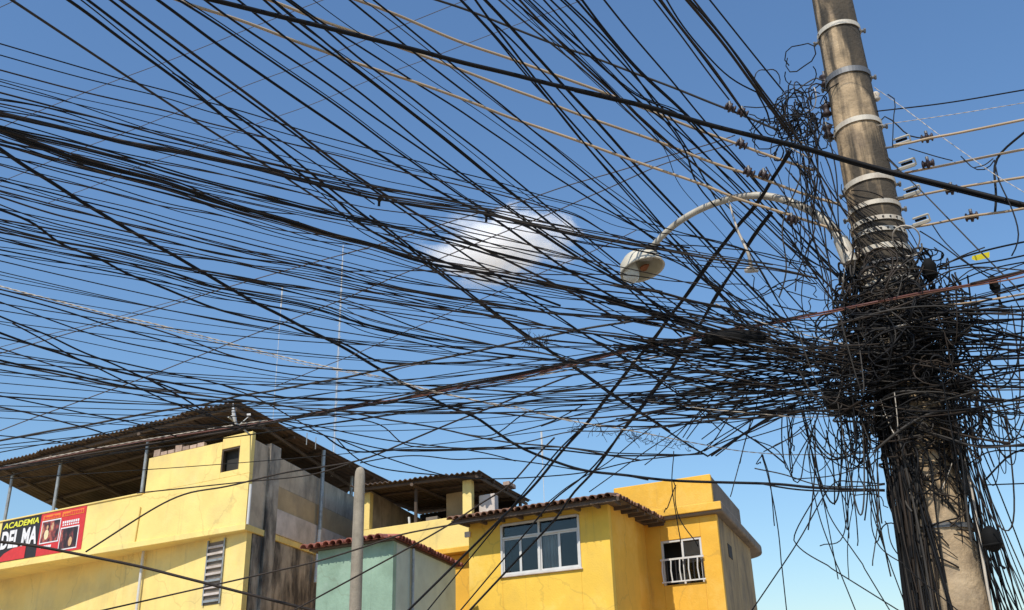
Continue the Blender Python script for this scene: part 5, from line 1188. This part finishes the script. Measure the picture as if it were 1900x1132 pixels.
# ------------------------------------------------------------------ fittings on the cables
def fit(name, label, cat, group, parts):
    """parts: (name, points, radii, sides, material)"""
    root = empty(name, tuple(parts[0][1][0])); tag(root, label, cat, group)
    for nm, pts, rad, n, m in parts:
        b = MB(); b.tube(pts, rad, n); b.build(nm, M[m], root, n > 8)
    return root
where = ['topmost', 'second', 'third', 'lowest']
for k, (x, y) in enumerate(((1673, 262), (1683, 305), (1692, 355), (1709, 409))):     # wedge clamps
    d = dpole(y) - 0.12; a = at_dist(x - 17, y + 6, d); b = at_dist(x + 16, y - 5, d); t = (b - a) / np.linalg.norm(b - a); nv = (EYE - a) / np.linalg.norm(EYE - a); upv = np.cross(t, nv); upv = upv if upv[2] > 0 else -upv
    root = tag(empty('wedge_clamp', tuple(a)), f'pale wedge clamp gripping a beige cable right of the pole, {where[k]} of four', 'cable clamp', 'wedge clamps right of the pole')
    def slab(nm, o0, o1, h0, h1, w, m):
        q = MB(); p0 = a + (b - a) * o0; p1 = a + (b - a) * o1
        q.hexa([p + nv * s_ * w + upv * h for h in (h0, h1) for p, s_ in ((p0, -1), (p1, -1), (p1, 1), (p0, 1))]); return bevel(q.build(nm, M[m], root), 0.006)
    slab('clamp_body', 0.0, 0.95, -0.032, -0.003, 0.022, 'clamp'); slab('clamp_jaw', 0.1, 1.0, 0.022, 0.038, 0.02, 'clamp'); slab('wedge', 0.2, 0.85, 0.0, 0.02, 0.015, 'box'); slab('end_plate', 0.955, 1.03, -0.026, 0.034, 0.018, 'clamp')
    q = MB(); q.tube([a + (b - a) * 0.05 - upv * 0.02, a - t * 0.05 - upv * 0.01, at_pole(1640 + (y - 260) * 0.2, y + 8, -0.02)], 0.009, 6); q.build('bail_wire', M['darkband'], root)
for k, (x, y, lab) in enumerate(((1720, 256, 'on the topmost beige cable right of the pole'), (1722, 304, 'on the second beige cable right of the pole'), (1766, 352, 'on the third beige cable, under the thickest black cable'), (1803, 402, 'on the fourth beige cable, above the yellow tag'),
                               (1355, 200, 'on the grey cable left of the pole top'), (1378, 209, 'beside the pole on the grey cable, next to its twin'), (1376, 268, 'just under the thickest black cable left of the pole'), (1390, 320, 'on the beige cable above the lamp arm'), (1418, 325, 'right of its twin above the lamp arm'), (1470, 408, 'hanging under the lamp arm'))):
    d = dpole(y) - 0.13 if x > 1600 else (depth('G', x, y, 0) - 0.02); c = at_dist(x, y, d); t = at_dist(x + 10, y - 2 if x > 1600 else y + 4, d) - c; t /= np.linalg.norm(t); u = np.cross(t, [0, 0, 1.0]); u /= np.linalg.norm(u)
    fit('cable_connector', 'dark ribbed connector ' + lab, 'connector', 'dark connectors on the beige cables', [('body', [c + t * q for q in (-0.045, -0.04, -0.03, -0.026, -0.012, -0.008, 0.008, 0.012, 0.026, 0.03, 0.04, 0.045)], [0.012, 0.03, 0.032, 0.02, 0.02, 0.04, 0.04, 0.02, 0.02, 0.032, 0.03, 0.012], 11, 'insul'), ('bolt', [c - [0, 0, .03], c + [0, 0, 0.058]], 0.012, 8, 'darkband')])
sp = [at_dist(x, y, 7.05) for x, y in ((1300, 636), (1312, 632), (1322, 628), (1365, 624), (1405, 626), (1418, 629), (1432, 632))]
fit('splice_closure', 'long black sausage-shaped splice closure left of the pole tangle', 'splice closure', None, [('sleeve', sp, [0.012, 0.03, 0.046, 0.05, 0.046, 0.03, 0.012], 16, 'box'), ('end_ring', [sp[1], sp[2]], [0.05, 0.052], 16, 'box'), ('end_ring', [sp[4], sp[5]], [0.052, 0.05], 16, 'box')])
for k, (x0, y0, x1, y1, r, lab) in enumerate(((1535, 738, 1590, 762, 0.062, 'slanting black junction box under the left side of the tangle'), (1722, 487, 1727, 516, 0.05, 'upright black terminal on the right of the pole beside white bands'), (1835, 985, 1845, 1018, 0.055, 'black junction box dangling at lower right of the pole'), (1770, 712, 1790, 722, 0.05, 'black closure on the thick cables right of the tangle'), (1842, 520, 1848, 540, 0.03, 'small black tap hanging below the red-brown cable at right'))):
    d = dpole(y0) - 0.3; a, b = at_dist(x0, y0, d), at_dist(x1, y1, d); t = (b - a) / np.linalg.norm(b - a)
    fit('junction_box', lab, 'junction box', None, [('case', [a - t * 0.03, a, a + t * 0.02, b - t * 0.02, b, b + t * 0.02], [r * 0.3, r * 0.8, r, r, r * 0.8, r * 0.3], 10, 'box'), ('cap', [b - t * 0.035, b - t * 0.02], [r * 1.1, r * 1.1], 10, 'box'), ('tail', [b, b + t * 0.06 + np.array([0.01, 0, -0.04]), b + np.array([0.04, 0, -0.12])], 0.008, 6, 'cable')])
for k, (x, y, lab) in enumerate(((704, 376, 'short black peg hanging from the sagging bundle near the tall aerial'), (903, 405, 'short black peg hanging from the sagging bundle before the cloud'))):
    d = depth('L', x, y, 0) - 0.05; fit('cable_tie', lab, 'cable tie', None, [('strap', [at_dist(x - 2, y - 10, d), at_dist(x + 4, y - 3, d)], 0.022, 8, 'cable'), ('peg', [at_dist(x, y - 8, d), at_dist(x - 1, y + 7, d)], 0.009, 6, 'cable')])
# bristly tie on the low cables
b = MB(); c0 = at_dist(992, 632, 8.3)
for k in range(60):
    c = at_dist(970 + RNG.uniform(0, 45), 633 + RNG.normal(0, 2), 8.3); v = RNG.normal(size=3); v[2] *= 1.2; v /= np.linalg.norm(v); L = RNG.uniform(0.03, 0.13); b.tube([c, c + v * L * 0.5 + [0, 0, -0.01], c + v * L], 0.0022, 3, 0, False)
tag(b.build('frayed_binding', M['brown_cable']), 'frayed bristly binding where dark cables cross right of the tall aerial', 'binding')
b = MB()
for k in range(52):       # dry epiphyte wisps on the white cable
    x = RNG.uniform(1060, 1290); y = 782 + (x - 1060) * 0.175 + RNG.uniform(-3, 9); c = at_dist(x, y, depth('W', x, y, 0)); u = RNG.normal(size=3); v = RNG.normal(size=3); u /= np.linalg.norm(u); v /= np.linalg.norm(v); t = np.linspace(0, RNG.uniform(1, 5), 8); r = RNG.uniform(0.02, 0.07)
    b.tube(c + np.outer(r * np.cos(t), u) + np.outer(r * np.sin(t), v) + np.outer(t, [0, 0, -0.012]), 0.0022, 3, 0, False)
tag(b.build('dry_tendrils', M['brown_cable']), 'dry curly plant tendrils clinging to the white cable above amber roof', 'dry plant', None, 'stuff')
tg = [at_dist(x, y, dpole(478) - 0.36) for x, y in ((1804, 475), (1836, 467), (1836, 478), (1811, 484), (1803, 481))]; nv = (EYE - tg[0]) / np.linalg.norm(EYE - tg[0]) * 0.004
tag(mesh_obj('cable_tag', tg + [p - nv for p in tg], [(0, 1, 2, 3, 4), (9, 8, 7, 6, 5)] + [(i, i + 5, (i + 1) % 5 + 5, (i + 1) % 5) for i in range(5)], M['tagy']), 'small bright yellow plastic tag on a cable right of the pole', 'tag')

# ------------------------------------------------------------------ the small cloud
cm = bpy.data.materials.new('cloud_vapour'); cm.use_nodes = True; nt = cm.node_tree; N, L = nt.nodes, nt.links
for n_ in list(N):
    if n_.type == 'BSDF_PRINCIPLED': N.remove(n_)
pv = N.new('ShaderNodeVolumePrincipled'); pv.inputs['Color'].default_value = (1, 1, 1, 1); pv.inputs['Anisotropy'].default_value = 0.2
tc = N.new('ShaderNodeTexCoord'); ln = N.new('ShaderNodeVectorMath'); ln.operation = 'LENGTH'; L.new(tc.outputs['Object'], ln.inputs[0])
nz = N.new('ShaderNodeTexNoise'); nz.inputs['Scale'].default_value = 2.0; nz.inputs['Detail'].default_value = 10; nz.inputs['Roughness'].default_value = 0.68; nz.inputs['Distortion'].default_value = 0.7
L.new(tc.outputs['Object'], nz.inputs['Vector'])
m1 = N.new('ShaderNodeMath'); m1.operation = 'MULTIPLY_ADD'; m1.inputs[1].default_value = 2.6; m1.inputs[2].default_value = -0.56; L.new(nz.outputs['Fac'], m1.inputs[0])
m2 = N.new('ShaderNodeMath'); m2.operation = 'SUBTRACT'; L.new(m1.outputs[0], m2.inputs[0]); L.new(ln.outputs['Value'], m2.inputs[1])
m3 = N.new('ShaderNodeMath'); m3.operation = 'MULTIPLY'; m3.inputs[1].default_value = 1.1; m3.use_clamp = True; L.new(m2.outputs[0], m3.inputs[0])
m4 = N.new('ShaderNodeMath'); m4.operation = 'MULTIPLY'; m4.inputs[1].default_value = 0.9; L.new(m3.outputs[0], m4.inputs[0])
L.new(m4.outputs[0], pv.inputs['Density']); L.new(pv.outputs[0], nt.nodes['Material Output'].inputs['Volume'])
bm = bmesh.new(); bmesh.ops.create_icosphere(bm, subdivisions=3, radius=1.0)
me = bpy.data.meshes.new('cloud'); bm.to_mesh(me); bm.free(); me.materials.append(cm)
cl = bpy.data.objects.new('cloud', me); COL.objects.link(cl); cl.location = at_dist(925, 455, 260)
cl.scale = (24, 14, 12.5); cl.rotation_euler = (0.0, math.radians(-4), 0); tag(cl, 'small white cumulus cloud in the blue sky behind the cables', 'cloud')
